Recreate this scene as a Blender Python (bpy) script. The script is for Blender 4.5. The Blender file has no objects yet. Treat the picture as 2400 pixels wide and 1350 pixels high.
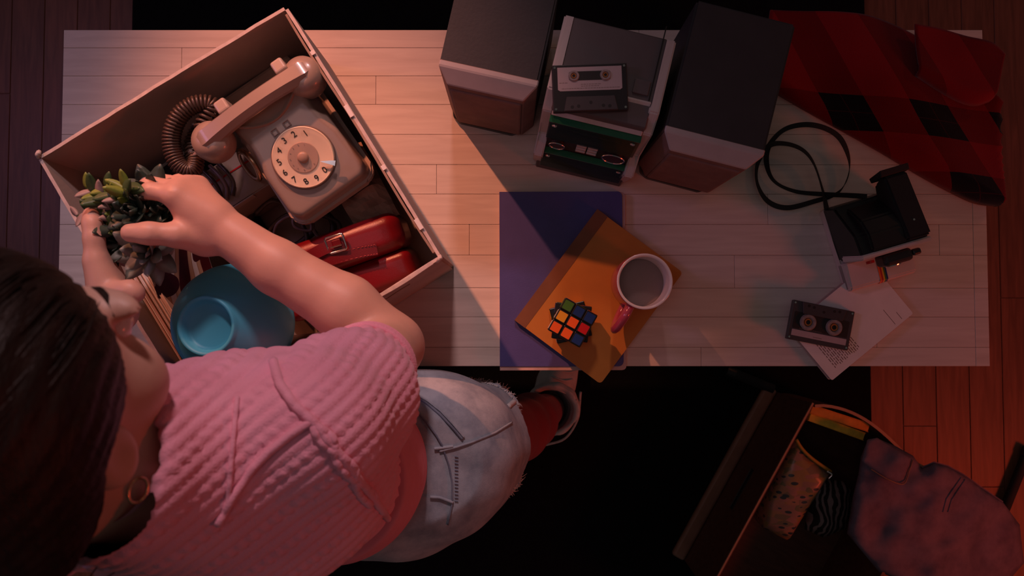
import bpy, bmesh, math, random
import numpy as np
from mathutils import Vector, Matrix, noise
from mathutils.bvhtree import BVHTree

random.seed(7); np.random.seed(7)
SC = bpy.context.scene
COL = SC.collection
R = math.radians

# ------------------------------------------------------------------ camera
CZ, TILT, FPX = 1.95, R(2.0), 1714.0
CAM = Vector((0.0, -0.042, CZ))
cam = bpy.data.cameras.new('camera'); cam.sensor_width = 36.0; cam.lens = 36.0*FPX/2400.0
cam.clip_start = 0.02; cam.dof.use_dof = True; cam.dof.focus_distance = 1.16; cam.dof.aperture_fstop = 7.0
cam_o = bpy.data.objects.new('camera', cam); COL.objects.link(cam_o)
cam_o.location = CAM; cam_o.rotation_euler = (TILT, 0, 0)
SC.camera = cam_o

# ------------------------------------------------------------------ world, lights, exposure
wd = bpy.data.worlds.new('night_room'); SC.world = wd; wd.use_nodes = True
bg = wd.node_tree.nodes['Background']; bg.inputs[0].default_value = (1.0, 0.86, 0.80, 1); bg.inputs[1].default_value = 0.040
SC.view_settings.view_transform = 'Standard'; SC.view_settings.look = 'None'
SC.view_settings.exposure = 0.0; SC.view_settings.gamma = 1.0; SC.view_settings.use_curve_mapping = False

def lamp(name, kind, loc, aim, energy, color, size=0.1, cone=60, blend=0.5):
    l = bpy.data.lights.new(name, kind); l.energy = energy; l.color = color
    if kind == 'AREA': l.shape = 'DISK'; l.size = size
    else: l.shadow_soft_size = size
    if kind == 'SPOT': l.spot_size = R(cone); l.spot_blend = blend
    o = bpy.data.objects.new(name, l); COL.objects.link(o); o.location = loc
    o.rotation_euler = (Vector(aim)-Vector(loc)).to_track_quat('-Z', 'Y').to_euler()
    return o
lamp('orange_key_lamp', 'SPOT', (-1.43, 2.17, 2.52), (-0.25, 0.11, 0.80), 350, (1.0, 0.30, 0.155), 0.030, 17.6, 1.0)
lamp('pink_back_lamp', 'SPOT', (-0.13, 2.30, 2.75), (-0.38, -0.04, 1.12), 150, (1.0, 0.64, 0.66), 0.14, 28, 1.0)
lamp('soft_bounce_fill', 'AREA', (-0.45, -0.05, 2.75), (-0.45, 0.0, 1.0), 1.1, (1.0, 0.74, 0.82), 0.7)  # added unseen fill that stands in for light bounced from above
lamp('violet_side_lamp', 'AREA', (-2.2, 0.7, 2.3), (-0.5, 0.1, 0.6), 4.5, (0.70, 0.40, 0.85), 0.5)
lamp('amber_far_lamp', 'SPOT', (1.75, 1.35, 1.75), (0.45, 0.0, 0.75), 4, (1.0, 0.27, 0.10), 0.10, 62, 0.8)
lamp('red_low_lamp', 'AREA', (1.9, -0.9, 1.30), (1.0, -0.25, 0.4), 6.2, (1.0, 0.08, 0.03), 0.35)

# ------------------------------------------------------------------ pixel -> world
ct, st = math.cos(TILT), math.sin(TILT)
def W(px, py, z):
    x = (px-1200.0)/FPX; y = -(py-675.0)/FPX
    d = Vector((x, y*ct+st, y*st-ct))
    return CAM + d*((z-CZ)/d.z)
def ray(px, py):
    x = (px-1200.0)/FPX; y = -(py-675.0)/FPX
    return Vector((x, y*ct+st, y*st-ct)).normalized()
def WP(l): return [W(*p) for p in l]

# ------------------------------------------------------------------ materials
MATS = {}
class NT:
    def __init__(s, name):
        s.m = bpy.data.materials.new(name); s.m.use_nodes = True
        s.t = s.m.node_tree; s.t.nodes.clear()
        s.o = s.n('ShaderNodeOutputMaterial'); s.b = s.n('ShaderNodeBsdfPrincipled')
        s.t.links.new(s.b.outputs[0], s.o.inputs[0])
    def n(s, kind, **kw):
        nd = s.t.nodes.new(kind)
        for k, v in kw.items():
            if k.startswith('i_'):
                nd.inputs[int(k[2:]) if k[2:].isdigit() else k[2:].replace('_', ' ')].default_value = v
            else: setattr(nd, k, v)
        return nd
    def l(s, a, b): s.t.links.new(a, b)
    def math(s, op, a, b=None):
        nd = s.n('ShaderNodeMath', operation=op)
        for i, v in enumerate((a, b)):
            if v is None: continue
            if isinstance(v, (int, float)): nd.inputs[i].default_value = v
            else: s.l(v, nd.inputs[i])
        return nd.outputs[0]
    def mix(s, f, a, b):
        nd = s.n('ShaderNodeMix', data_type='RGBA')
        for i, v in ((0, f), (6, a), (7, b)):
            if isinstance(v, (int, float)): nd.inputs[i].default_value = v
            elif isinstance(v, tuple): nd.inputs[i].default_value = v if len(v) == 4 else (*v, 1)
            else: s.l(v, nd.inputs[i])
        return nd.outputs[2]
    def ramp(s, f, stops):
        nd = s.n('ShaderNodeValToRGB'); s.l(f, nd.inputs[0])
        e = nd.color_ramp.elements
        while len(e) < len(stops): e.new(0.5)
        for k, (p, c) in enumerate(stops): e[k].position = p; e[k].color = (*c, 1)
        return nd.outputs[0]
def setin(b, k, v):
    if k in b.inputs: b.inputs[k].default_value = v
def mat(name, col, rough=0.5, metal=0.0, var=0.12, vs=30.0, bump=0.0, bs=200.0, stretch=(1, 1, 1), spec=0.5, alpha=1.0, coat=0.0, trans=0.0, sss=0.0, sheen=0.0):
    if name in MATS: return MATS[name]
    t = NT(name); b = t.b
    co = t.n('ShaderNodeTexCoord'); mp = t.n('ShaderNodeMapping'); mp.inputs['Scale'].default_value = stretch
    t.l(co.outputs['Object'], mp.inputs[0])
    nz = t.n('ShaderNodeTexNoise', i_Scale=vs, i_Detail=4.0); t.l(mp.outputs[0], nz.inputs['Vector'])
    lo = tuple(c*(1-var) for c in col); hi = tuple(min(1, c*(1+var)) for c in col)
    t.l(t.ramp(nz.outputs[0], [(0.3, lo), (0.7, hi)]), b.inputs['Base Color'])
    setin(b, 'Roughness', rough); setin(b, 'Metallic', metal); setin(b, 'Specular IOR Level', spec)
    setin(b, 'Alpha', alpha); setin(b, 'Coat Weight', coat); setin(b, 'Transmission Weight', trans); setin(b, 'Sheen Weight', sheen)
    if sss: setin(b, 'Subsurface Weight', sss); setin(b, 'Subsurface Radius', (0.012, 0.004, 0.002)); setin(b, 'Subsurface Scale', 1.0)
    if bump:
        n2 = t.n('ShaderNodeTexNoise', i_Scale=bs, i_Detail=3.0); t.l(mp.outputs[0], n2.inputs['Vector'])
        bp = t.n('ShaderNodeBump', i_Strength=bump, i_Distance=0.002); t.l(n2.outputs[0], bp.inputs['Height']); t.l(bp.outputs[0], b.inputs['Normal'])
    MATS[name] = t.m
    return t.m
def wood(name, c1, c2, rough=0.5, var=0.16, axis=(1.2, 14, 14), sc=6.0, bump=0.1):
    if name in MATS: return MATS[name]
    t = NT(name); co = t.n('ShaderNodeTexCoord'); oi = t.n('ShaderNodeObjectInfo')
    mp = t.n('ShaderNodeMapping'); mp.inputs['Scale'].default_value = axis; t.l(co.outputs['Object'], mp.inputs[0])
    ad = t.n('ShaderNodeVectorMath', operation='ADD'); t.l(mp.outputs[0], ad.inputs[0])
    sc_ = t.n('ShaderNodeVectorMath', operation='SCALE'); t.l(oi.outputs['Random'], sc_.inputs['Scale']); sc_.inputs[0].default_value = (31, 17, 7)
    t.l(sc_.outputs[0], ad.inputs[1])
    nz = t.n('ShaderNodeTexNoise', i_Scale=sc, i_Detail=8.0, i_Distortion=0.6); t.l(ad.outputs[0], nz.inputs['Vector'])
    c = t.ramp(nz.outputs[0], [(0.32, c1), (0.68, c2)])
    v = t.math('ADD', t.math('MULTIPLY', oi.outputs['Random'], var), 1.0-var/2)
    hs = t.n('ShaderNodeHueSaturation'); t.l(c, hs.inputs['Color']); t.l(v, hs.inputs['Value'])
    t.l(hs.outputs[0], t.b.inputs['Base Color']); setin(t.b, 'Roughness', rough)
    bp = t.n('ShaderNodeBump', i_Strength=bump, i_Distance=0.001); t.l(nz.outputs[0], bp.inputs['Height']); t.l(bp.outputs[0], t.b.inputs['Normal'])
    MATS[name] = t.m
    return t.m

M = dict(
 table=wood('pale_laminate', (0.64, 0.54, 0.48), (0.75, 0.65, 0.58), 0.48, 0.05),
 groove=mat('groove_brown', (0.36, 0.24, 0.19), 0.8),
 floor=wood('floor_wood', (0.14, 0.046, 0.024), (0.23, 0.082, 0.045), 0.45, axis=(14, 1.2, 14)),
 rug=mat('black_pile', (0.006, 0.006, 0.007), 0.95, bump=0.8, bs=600, spec=0.1),
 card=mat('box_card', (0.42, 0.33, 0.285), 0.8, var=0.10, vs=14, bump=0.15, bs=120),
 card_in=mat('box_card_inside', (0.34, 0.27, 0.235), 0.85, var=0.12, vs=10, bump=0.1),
 card_edge=mat('torn_card_edge', (0.62, 0.50, 0.45), 0.85, var=0.15, vs=90),
 kraft=mat('kraft_core', (0.34, 0.22, 0.16), 0.85),
 phone=mat('phone_plastic', (0.35, 0.255, 0.205), 0.28, var=0.06, vs=8, coat=0.15),
 phone_lt=mat('phone_plastic_pale', (0.45, 0.345, 0.285), 0.3, var=0.06),
 dial=mat('dial_cream', (0.85, 0.66, 0.46), 0.35, var=0.05),
 dial_in=mat('dial_inner', (0.42, 0.27, 0.19), 0.4),
 clear=mat('clear_acrylic', (0.85, 0.70, 0.55), 0.08, alpha=0.07, var=0.0),
 ink=mat('dark_print', (0.012, 0.010, 0.010), 0.6, var=0.0),
 ink_soft=mat('grey_print', (0.20, 0.13, 0.11), 0.6, var=0.0),
 chrome=mat('chrome', (0.75, 0.72, 0.70), 0.15, 1.0, var=0.05),
 brass=mat('brass', (0.62, 0.40, 0.25), 0.25, 1.0, var=0.08),
 cord=mat('brown_cord', (0.06, 0.035, 0.025), 0.4),
 cord_lt=mat('grey_cord', (0.20, 0.13, 0.12), 0.45),
 red_l=mat('red_leather', (0.19, 0.004, 0.009), 0.32, var=0.12, vs=20, bump=0.12, bs=900, coat=0.1),
 red_d=mat('red_leather_strap', (0.15, 0.004, 0.008), 0.36, var=0.12, bump=0.1, bs=700),
 thread=mat('red_thread', (0.42, 0.05, 0.05), 0.7),
 blue_p=mat('blue_plastic', (0.065, 0.40, 0.56), 0.5, var=0.04, vs=6),
 paper=mat('paper_white', (0.80, 0.74, 0.70), 0.8, var=0.05),
 paper_old=mat('paper_cream', (0.60, 0.46, 0.40), 0.85, var=0.15, vs=60),
 pages=mat('page_edges', (0.50, 0.34, 0.31), 0.85, var=0.25, vs=25, stretch=(1, 1, 40)),
 skin=mat('skin', (0.60, 0.34, 0.26), 0.48, var=0.06, vs=25, bump=0.06, bs=500, sss=0.12),
 hair=mat('dark_hair', (0.016, 0.008, 0.006), 0.5, var=0.5, vs=40, stretch=(6, 1, 1), bump=0.5, bs=160, spec=0.25),
 tights=mat('red_tights', (0.30, 0.006, 0.010), 0.7, var=0.1, bump=0.2, bs=800, sheen=0.2),
 white_l=mat('white_canvas', (0.62, 0.60, 0.60), 0.7, var=0.12, vs=40, bump=0.3, bs=60),
 rubber=mat('white_rubber', (0.55, 0.52, 0.50), 0.5),
 silver=mat('brushed_silver', (0.56, 0.49, 0.48), 0.42, 0.15, var=0.06, stretch=(40, 1, 1)),
 silver_d=mat('dark_silver', (0.12, 0.10, 0.105), 0.5, 0.3, var=0.06),
 spk_top=mat('speaker_grey', (0.030, 0.027, 0.032), 0.6, var=0.1, bump=0.1),
 spk_bev=mat('speaker_bevel', (0.46, 0.40, 0.40), 0.45, var=0.06),
 spk_front=mat('speaker_cloth', (0.20, 0.12, 0.105), 0.9, var=0.15, bump=0.4, bs=900),
 green_gl=mat('green_acrylic', (0.022, 0.050, 0.036), 0.12, var=0.05, alpha=0.62),
 green_edge=mat('green_acrylic_edge', (0.02, 0.13, 0.06), 0.2),
 panel_d=mat('dark_panel', (0.05, 0.028, 0.028), 0.3),
 blk=mat('black_plastic', (0.012, 0.011, 0.012), 0.38, var=0.1),
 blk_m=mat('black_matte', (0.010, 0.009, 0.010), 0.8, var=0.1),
 tape=mat('cassette_black', (0.014, 0.012, 0.014), 0.4, var=0.08),
 tape_g=mat('cassette_grey', (0.055, 0.045, 0.048), 0.45, var=0.08),
 label=mat('cassette_label', (0.46, 0.36, 0.37), 0.7, var=0.04),
 hub=mat('cassette_hub', (0.30, 0.24, 0.23), 0.35, var=0.2, vs=200),
 amber=mat('amber_hub', (0.42, 0.16, 0.04), 0.4),
 nb_blue=mat('blue_cover', (0.070, 0.066, 0.25), 0.55, var=0.06, bump=0.1, bs=500),
 nb_or=mat('orange_cover', (0.52, 0.20, 0.028), 0.5, var=0.06),
 nb_spine=mat('brown_spine', (0.20, 0.075, 0.030), 0.6, var=0.1),
 mug=mat('pink_glaze', (0.42, 0.055, 0.10), 0.15, var=0.05, coat=0.4),
 mug_w=mat('white_glaze', (0.78, 0.70, 0.70), 0.15, var=0.03, coat=0.3),
 drink=mat('milky_tea', (0.32, 0.24, 0.23), 0.25, var=0.05, vs=20),
 cube=mat('cube_black', (0.010, 0.009, 0.009), 0.3, var=0.0),
 cam_w=mat('camera_cream', (0.62, 0.53, 0.50), 0.4, var=0.04),
 strap=mat('strap_webbing', (0.008, 0.008, 0.009), 0.7, bump=0.5, bs=900),
 denim=None,
)
for nm, c in dict(st_green=(0.06, 0.17, 0.02), st_blue=(0.012, 0.035, 0.16), st_yellow=(0.75, 0.36, 0.02), st_orange=(0.85, 0.13, 0.015), st_red=(0.50, 0.008, 0.01), st_white=(0.7, 0.68, 0.65)).items():
    M[nm] = mat(nm, c, 0.3, var=0.02)
def denim(name, base, pale, sc):
    t = NT(name); co = t.n('ShaderNodeTexCoord')
    n1 = t.n('ShaderNodeTexNoise', i_Scale=sc, i_Detail=6.0, i_Roughness=0.65); t.l(co.outputs['Object'], n1.inputs['Vector'])
    t.l(t.ramp(n1.outputs[0], [(0.30, base), (0.62, pale)]), t.b.inputs['Base Color']); setin(t.b, 'Roughness', 0.85)
    n2 = t.n('ShaderNodeTexNoise', i_Scale=900.0, i_Detail=2.0); t.l(co.outputs['Object'], n2.inputs['Vector'])
    bp = t.n('ShaderNodeBump', i_Strength=0.35, i_Distance=0.001); t.l(n2.outputs[0], bp.inputs['Height']); t.l(bp.outputs[0], t.b.inputs['Normal'])
    return t.m
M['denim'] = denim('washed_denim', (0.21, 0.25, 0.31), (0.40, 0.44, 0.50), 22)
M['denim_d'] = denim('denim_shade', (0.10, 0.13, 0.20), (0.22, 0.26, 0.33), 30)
M['denim_p'] = denim('violet_lit_denim', (0.10, 0.075, 0.12), (0.19, 0.14, 0.20), 16)  # violet of the light mixed into the jacket's denim colour

# ------------------------------------------------------------------ builders
def link(o, parent=None):
    COL.objects.link(o)
    if parent is not None: o.parent = parent
    return o
def tag(o, label=None, cat=None, group=None, kind=None):
    for k, v in (('label', label), ('category', cat), ('group', group), ('kind', kind)):
        if v: o[k] = v
    return o
def thing(name, label, cat, loc, rz=0.0, group=None, rot=None):
    o = bpy.data.objects.new(name, None); o.empty_display_size = 0.05
    o.location = loc; o.rotation_euler = rot if rot else (0, 0, rz)
    link(o); tag(o, label, cat, group)
    return o
def rootmat(o):
    return Matrix.Translation(o.location) @ o.rotation_euler.to_matrix().to_4x4() @ Matrix.Diagonal((*o.scale, 1.0))
def obj(name, bm, m, parent=None, smooth=False, world=False, label=None, loc=None, auto=None):
    me = bpy.data.meshes.new(name)
    if world and parent is not None:
        mm = Matrix.Identity(4); p = parent
        ch = []
        while p is not None: ch.append(p); p = p.parent
        for q in reversed(ch): mm = mm @ rootmat(q)
        bm.transform(mm.inverted())
    bmesh.ops.recalc_face_normals(bm, faces=bm.faces)
    bm.to_mesh(me); bm.free()
    if smooth:
        me.polygons.foreach_set('use_smooth', [True]*len(me.polygons))
        if auto is not None:
            b2 = bmesh.new(); b2.from_mesh(me)
            for e in b2.edges:
                if len(e.link_faces) == 2 and e.calc_face_angle(0) > R(auto): e.smooth = False
            b2.to_mesh(me); b2.free()
    for k in (m if isinstance(m, (list, tuple)) else [m]): me.materials.append(k)
    o = bpy.data.objects.new(name, me)
    if loc is not None: o.location = loc
    link(o, parent)
    if label: o['label'] = label
    return o
def box(w, d, h, c=(0, 0, 0), bev=0.0, seg=2, bm=None, rz=0.0, rot=None):
    b = bmesh.new()
    bmesh.ops.create_cube(b, size=1.0); bmesh.ops.scale(b, vec=(w, d, h), verts=b.verts)
    if bev: bmesh.ops.bevel(b, geom=b.edges[:], offset=bev, segments=seg, affect='EDGES', profile=0.5)
    mm = Matrix.Translation(c) @ (rot.to_4x4() if rot else Matrix.Rotation(rz, 4, 'Z'))
    b.transform(mm)
    return merge(bm, b)
def merge(bm, b):
    if bm is None: return b
    me = bpy.data.meshes.new('tmp'); b.to_mesh(me); b.free(); bm.from_mesh(me); bpy.data.meshes.remove(me)
    return bm
def prism(poly, z0, z1, bev=0.0, seg=2, bm=None):
    b = bmesh.new(); n = len(poly)
    lo = [b.verts.new((p[0], p[1], z0)) for p in poly]; hi = [b.verts.new((p[0], p[1], z1)) for p in poly]
    b.faces.new(lo[::-1]); b.faces.new(hi)
    for i in range(n): b.faces.new((lo[i], lo[(i+1) % n], hi[(i+1) % n], hi[i]))
    if bev: bmesh.ops.bevel(b, geom=b.edges[:], offset=bev, segments=seg, affect='EDGES')
    return merge(bm, b)
def sideprism(prof, x0, x1, bev=0.0, seg=2, bm=None):
    """profile given in (y, z), extruded along x"""
    b = bmesh.new(); n = len(prof)
    lo = [b.verts.new((x0, p[0], p[1])) for p in prof]; hi = [b.verts.new((x1, p[0], p[1])) for p in prof]
    b.faces.new(lo); b.faces.new(hi[::-1])
    for i in range(n): b.faces.new((lo[i], hi[i], hi[(i+1) % n], lo[(i+1) % n]))
    if bev: bmesh.ops.bevel(b, geom=b.edges[:], offset=bev, segments=seg, affect='EDGES')
    return merge(bm, b)
def roundrect(x0, y0, x1, y1, r, n=5, which=(1, 1, 1, 1)):
    pts = []
    for k, (cx, cy, a0) in enumerate(((x1-r, y1-r, 0), (x0+r, y1-r, 90), (x0+r, y0+r, 180), (x1-r, y0+r, 270))):
        if which[k]:
            for i in range(n+1):
                a = R(a0+90*i/n); pts.append((cx+r*math.cos(a), cy+r*math.sin(a)))
        else:
            pts.append(((x1, y1), (x0, y1), (x0, y0), (x1, y0))[k])
    return pts
def lathe(prof, seg=48, bm=None):
    b = bmesh.new(); rings = []
    for r, z in prof:
        if r < 1e-6: rings.append([b.verts.new((0, 0, z))])
        else: rings.append([b.verts.new((r*math.cos(2*math.pi*i/seg), r*math.sin(2*math.pi*i/seg), z)) for i in range(seg)])
    for a, c in zip(rings, rings[1:]):
        for i in range(seg):
            j = (i+1) % seg
            if len(a) == 1 and len(c) == 1: continue
            if len(a) == 1: b.faces.new((a[0], c[i], c[j]))
            elif len(c) == 1: b.faces.new((a[i], c[0], a[j]))
            else: b.faces.new((a[i], a[j], c[j], c[i]))
    return merge(bm, b)
def path(pts, n=8):
    pts = [Vector(p) for p in pts]; out = []
    P = [pts[0]*2-pts[1]] + pts + [pts[-1]*2-pts[-2]]
    for i in range(1, len(P)-2):
        a, b, c, d = P[i-1:i+3]
        for k in range(n):
            t = k/n
            out.append(0.5*((2*b)+(c-a)*t+(2*a-5*b+4*c-d)*t*t+(3*b-a-3*c+d)*t**3))
    out.append(pts[-1])
    return out
def sweep(pts, prof, bm=None, radii=None, twist=None, cap=True, up=None):
    """sweep a closed 2D profile along a path with parallel transport"""
    pts = [Vector(p) for p in pts]; b = bmesh.new(); rings = []; N = None
    for i, p in enumerate(pts):
        T = (pts[min(i+1, len(pts)-1)]-pts[max(i-1, 0)])
        if T.length < 1e-9: T = Vector((1, 0, 0))
        T.normalize()
        if up is not None: N = Vector(up).cross(T)
        elif N is None: N = T.cross(Vector((0, 0, 1)) if abs(T.z) < 0.9 else Vector((1, 0, 0)))
        else: N = N - T*N.dot(T)
        if N.length < 1e-9: N = T.orthogonal()
        N.normalize(); B = T.cross(N); k = radii[i] if radii else 1.0
        if twist:
            c, s = math.cos(twist[i]), math.sin(twist[i]); N2 = N*c+B*s; B2 = B*c-N*s
        else: N2, B2 = N, B
        rings.append([b.verts.new(p+N2*(q[0]*k)+B2*(q[1]*k)) for q in prof])
    n = len(prof)
    for a, c in zip(rings, rings[1:]):
        for j in range(n): b.faces.new((a[j], a[(j+1) % n], c[(j+1) % n], c[j]))
    if cap: b.faces.new(rings[0][::-1]); b.faces.new(rings[-1])
    return merge(bm, b)
def circ(r, n=8): return [(r*math.cos(2*math.pi*i/n), r*math.sin(2*math.pi*i/n)) for i in range(n)]
def tube(pts, r, n=8, bm=None, radii=None, smooth=6):
    q = path(pts, smooth) if smooth else pts
    return sweep(q, circ(r, n), bm, radii=radii)
def torus(R0, r, c=(0, 0, 0), seg=32, n=8, bm=None, rot=None):
    b = bmesh.new(); rings = []
    for i in range(seg):
        a = 2*math.pi*i/seg
        rings.append([b.verts.new(((R0+q[0])*math.cos(a), (R0+q[0])*math.sin(a), q[1])) for q in circ(r, n)])
    for i in range(seg):
        for j in range(n): b.faces.new((rings[i][j], rings[i][(j+1) % n], rings[(i+1) % seg][(j+1) % n], rings[(i+1) % seg][j]))
    mm = Matrix.Translation(c)
    if rot is not None: mm = mm @ rot.to_4x4()
    b.transform(mm); return merge(bm, b)
def disc(r, z0, z1, c=(0, 0), seg=32, bm=None, bev=0.0):
    p = [(c[0]+r*math.cos(2*math.pi*i/seg), c[1]+r*math.sin(2*math.pi*i/seg)) for i in range(seg)]
    return prism(p, z0, z1, bm=bm)
def text_bm(s, size, ext=0.0002):
    cu = bpy.data.curves.new('t', 'FONT'); cu.body = s; cu.size = size; cu.extrude = ext; cu.align_x = 'CENTER'; cu.align_y = 'CENTER'
    cu.resolution_u = 3
    o = bpy.data.objects.new('t', cu); me = o.to_mesh(); b = bmesh.new(); b.from_mesh(me); o.to_mesh_clear()
    bpy.data.objects.remove(o); bpy.data.curves.remove(cu)
    return b
def holed(outer, holes, ext):
    cu = bpy.data.curves.new('t', 'CURVE'); cu.dimensions = '2D'; cu.fill_mode = 'BOTH'; cu.extrude = ext
    for pts in [outer]+holes:
        s = cu.splines.new('POLY'); s.points.add(len(pts)-1); s.use_cyclic_u = True
        for k, p in enumerate(pts): s.points[k].co = (p[0], p[1], 0, 1)
    o = bpy.data.objects.new('t', cu); me = o.to_mesh(); b = bmesh.new(); b.from_mesh(me); o.to_mesh_clear()
    bpy.data.objects.remove(o); bpy.data.curves.remove(cu)
    return b
def ring_pts(r, n=24, c=(0, 0)): return [(c[0]+r*math.cos(2*math.pi*i/n), c[1]+r*math.sin(2*math.pi*i/n)) for i in range(n)]
def grid_bm(P, thick=0.0, uv=None):
    """P[i][j] -> Vector; optional shell thickness downwards and uv(i,j)"""
    b = bmesh.new(); ni, nj = len(P), len(P[0])
    V = [[b.verts.new(P[i][j]) for j in range(nj)] for i in range(ni)]
    lay = b.loops.layers.uv.new('UVMap') if uv else None
    for i in range(ni-1):
        for j in range(nj-1):
            f = b.faces.new((V[i][j], V[i+1][j], V[i+1][j+1], V[i][j+1]))
            if uv:
                for lp, (a, c) in zip(f.loops, ((i, j), (i+1, j), (i+1, j+1), (i, j+1))): lp[lay].uv = uv[a][c]
    if thick:
        bmesh.ops.recalc_face_normals(b, faces=b.faces)
        bmesh.ops.solidify(b, geom=b.faces[:], thickness=thick)
    return b
def nz(v, s=1.0): return noise.noise(Vector(v)*s)

# ------------------------------------------------------------------ signed-distance modelling -> one continuous surface
class SDF:
    def __init__(s, lo, hi, h):
        s.lo = np.array(lo, np.float32); s.h = h
        s.n = np.ceil((np.array(hi)-np.array(lo))/h).astype(int)+1
        s.F = np.full(s.n, 1.0, np.float32)
    def block(s, lo, hi):
        a = np.clip(np.floor((np.array(lo)-s.lo)/s.h).astype(int), 0, s.n); b = np.clip(np.ceil((np.array(hi)-s.lo)/s.h).astype(int)+1, 0, s.n)
        if (b <= a).any(): return None
        ax = [(s.lo[k]+s.h*np.arange(a[k], b[k])).astype(np.float32) for k in range(3)]
        X, Y, Z = np.meshgrid(*ax, indexing='ij', sparse=True)
        return tuple(slice(a[k], b[k]) for k in range(3)), X, Y, Z
    def put(s, sl, d, k, op):
        f = s.F[sl]
        if op == 'u':
            if k > 0:
                h = np.clip(0.5+0.5*(d-f)/k, 0, 1); s.F[sl] = d+(f-d)*h-k*h*(1-h)
            else: s.F[sl] = np.minimum(f, d)
        else:
            d = -d
            if k > 0:
                h = np.clip(0.5-0.5*(d-f)/k, 0, 1); s.F[sl] = d+(f-d)*h+k*h*(1-h)
            else: s.F[sl] = np.maximum(f, d)
    def cone(s, a, ra, b, rb, k=0.01, op='u', flat=None):
        a = np.array(a, np.float32); b = np.array(b, np.float32); m = max(ra, rb)+k+3*s.h
        bl = s.block(np.minimum(a, b)-m, np.maximum(a, b)+m)
        if bl is None: return s
        sl, X, Y, Z = bl; d = b-a; L = max(float(d@d), 1e-9)
        t = np.clip(((X-a[0])*d[0]+(Y-a[1])*d[1]+(Z-a[2])*d[2])/L, 0, 1)
        q = np.sqrt((X-a[0]-t*d[0])**2+(Y-a[1]-t*d[1])**2+(Z-a[2]-t*d[2])**2)-(ra+(rb-ra)*t)
        s.put(sl, q.astype(np.float32), k, op); return s
    def chain(s, pts, rs, k=0.01):
        for i in range(len(pts)-1): s.cone(pts[i], rs[i], pts[i+1], rs[i+1], k)
        return s
    def ell(s, c, r, rot=None, k=0.02, op='u'):
        c = np.array(c, np.float32); m = max(r)+k+3*s.h
        bl = s.block(c-m, c+m)
        if bl is None: return s
        sl, X, Y, Z = bl; X, Y, Z = X-c[0], Y-c[1], Z-c[2]
        if rot is not None:
            q = np.array(rot); X, Y, Z = (q[0, 0]*X+q[1, 0]*Y+q[2, 0]*Z, q[0, 1]*X+q[1, 1]*Y+q[2, 1]*Z, q[0, 2]*X+q[1, 2]*Y+q[2, 2]*Z)
        k0 = np.sqrt((X/r[0])**2+(Y/r[1])**2+(Z/r[2])**2); k1 = np.sqrt((X/r[0]**2)**2+(Y/r[1]**2)**2+(Z/r[2]**2)**2)+1e-6
        s.put(sl, (k0*(k0-1)/k1).astype(np.float32), k, op); return s
    def rbox(s, c, half, r, k=0.006, op='u'):
        c = np.array(c, np.float32); m = np.array(half)+k+3*s.h; sl, X, Y, Z = s.block(c-m, c+m)
        q = [np.abs(A-c[i])-(half[i]-r) for i, A in enumerate((X, Y, Z))]
        d = np.sqrt(np.maximum(q[0], 0)**2+np.maximum(q[1], 0)**2+np.maximum(q[2], 0)**2)+np.minimum(np.maximum(np.maximum(q[0], q[1]), q[2]), 0)-r
        s.put(sl, d.astype(np.float32), k, op); return s
    def cut(s, p, nrm, k=0.0):
        """keep the side the normal points away from"""
        sl, X, Y, Z = s.block(s.lo, s.lo+s.h*s.n); n = np.array(Vector(nrm).normalized())
        d = (X-p[0])*n[0]+(Y-p[1])*n[1]+(Z-p[2])*n[2]
        s.put(sl, -d.astype(np.float32)*1.0, k, 's'); return s
    def mesh(s, disp=None, relax=1):
        F = s.F; S = F < 0; n = s.n
        c = [slice(0, -1), slice(1, None)]
        cnt = np.zeros(n-1, np.int8)
        for i in (0, 1):
            for j in (0, 1):
                for k in (0, 1): cnt += S[c[i], c[j], c[k]]
        act = (cnt > 0) & (cnt < 8); idx = np.argwhere(act); ids = np.full(n-1, -1, np.int32); ids[act] = np.arange(len(idx))
        acc = np.zeros((len(idx), 3)); num = np.zeros(len(idx))
        for ax in range(3):
            o1, o2 = [q for q in range(3) if q != ax]
            for u in (0, 1):
                for v in (0, 1):
                    off = np.zeros(3, int); off[o1] = u; off[o2] = v; e = np.zeros(3, int); e[ax] = 1
                    A = idx+off; B = A+e
                    fa = F[A[:, 0], A[:, 1], A[:, 2]]; fb = F[B[:, 0], B[:, 1], B[:, 2]]
                    x = (fa < 0) != (fb < 0); t = np.where(x, fa/np.where(x, fa-fb, 1), 0)
                    P = A+e*t[:, None]; acc += np.where(x[:, None], P, 0); num += x
        V = s.lo+s.h*acc/num[:, None]; Q = []
        for ax in range(3):
            o1, o2 = (ax+1) % 3, (ax+2) % 3
            sa = [slice(None)]*3; sb = [slice(None)]*3; sa[ax] = slice(0, -1); sb[ax] = slice(1, None)
            ch = S[tuple(sa)] != S[tuple(sb)]; E = np.argwhere(ch); E = E[(E[:, o1] > 0) & (E[:, o2] > 0) & (E[:, o1] < n[o1]-1) & (E[:, o2] < n[o2]-1)]
            def cid(d1, d2):
                q = E.copy(); q[:, o1] -= d1; q[:, o2] -= d2; return ids[q[:, 0], q[:, 1], q[:, 2]]
            q = np.stack([cid(1, 1), cid(0, 1), cid(0, 0), cid(1, 0)], 1)
            ins = S[E[:, 0], E[:, 1], E[:, 2]]; q[~ins] = q[~ins][:, ::-1]; Q.append(q)
        Q = np.concatenate(Q); Q = Q[(Q >= 0).all(1)]
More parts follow.
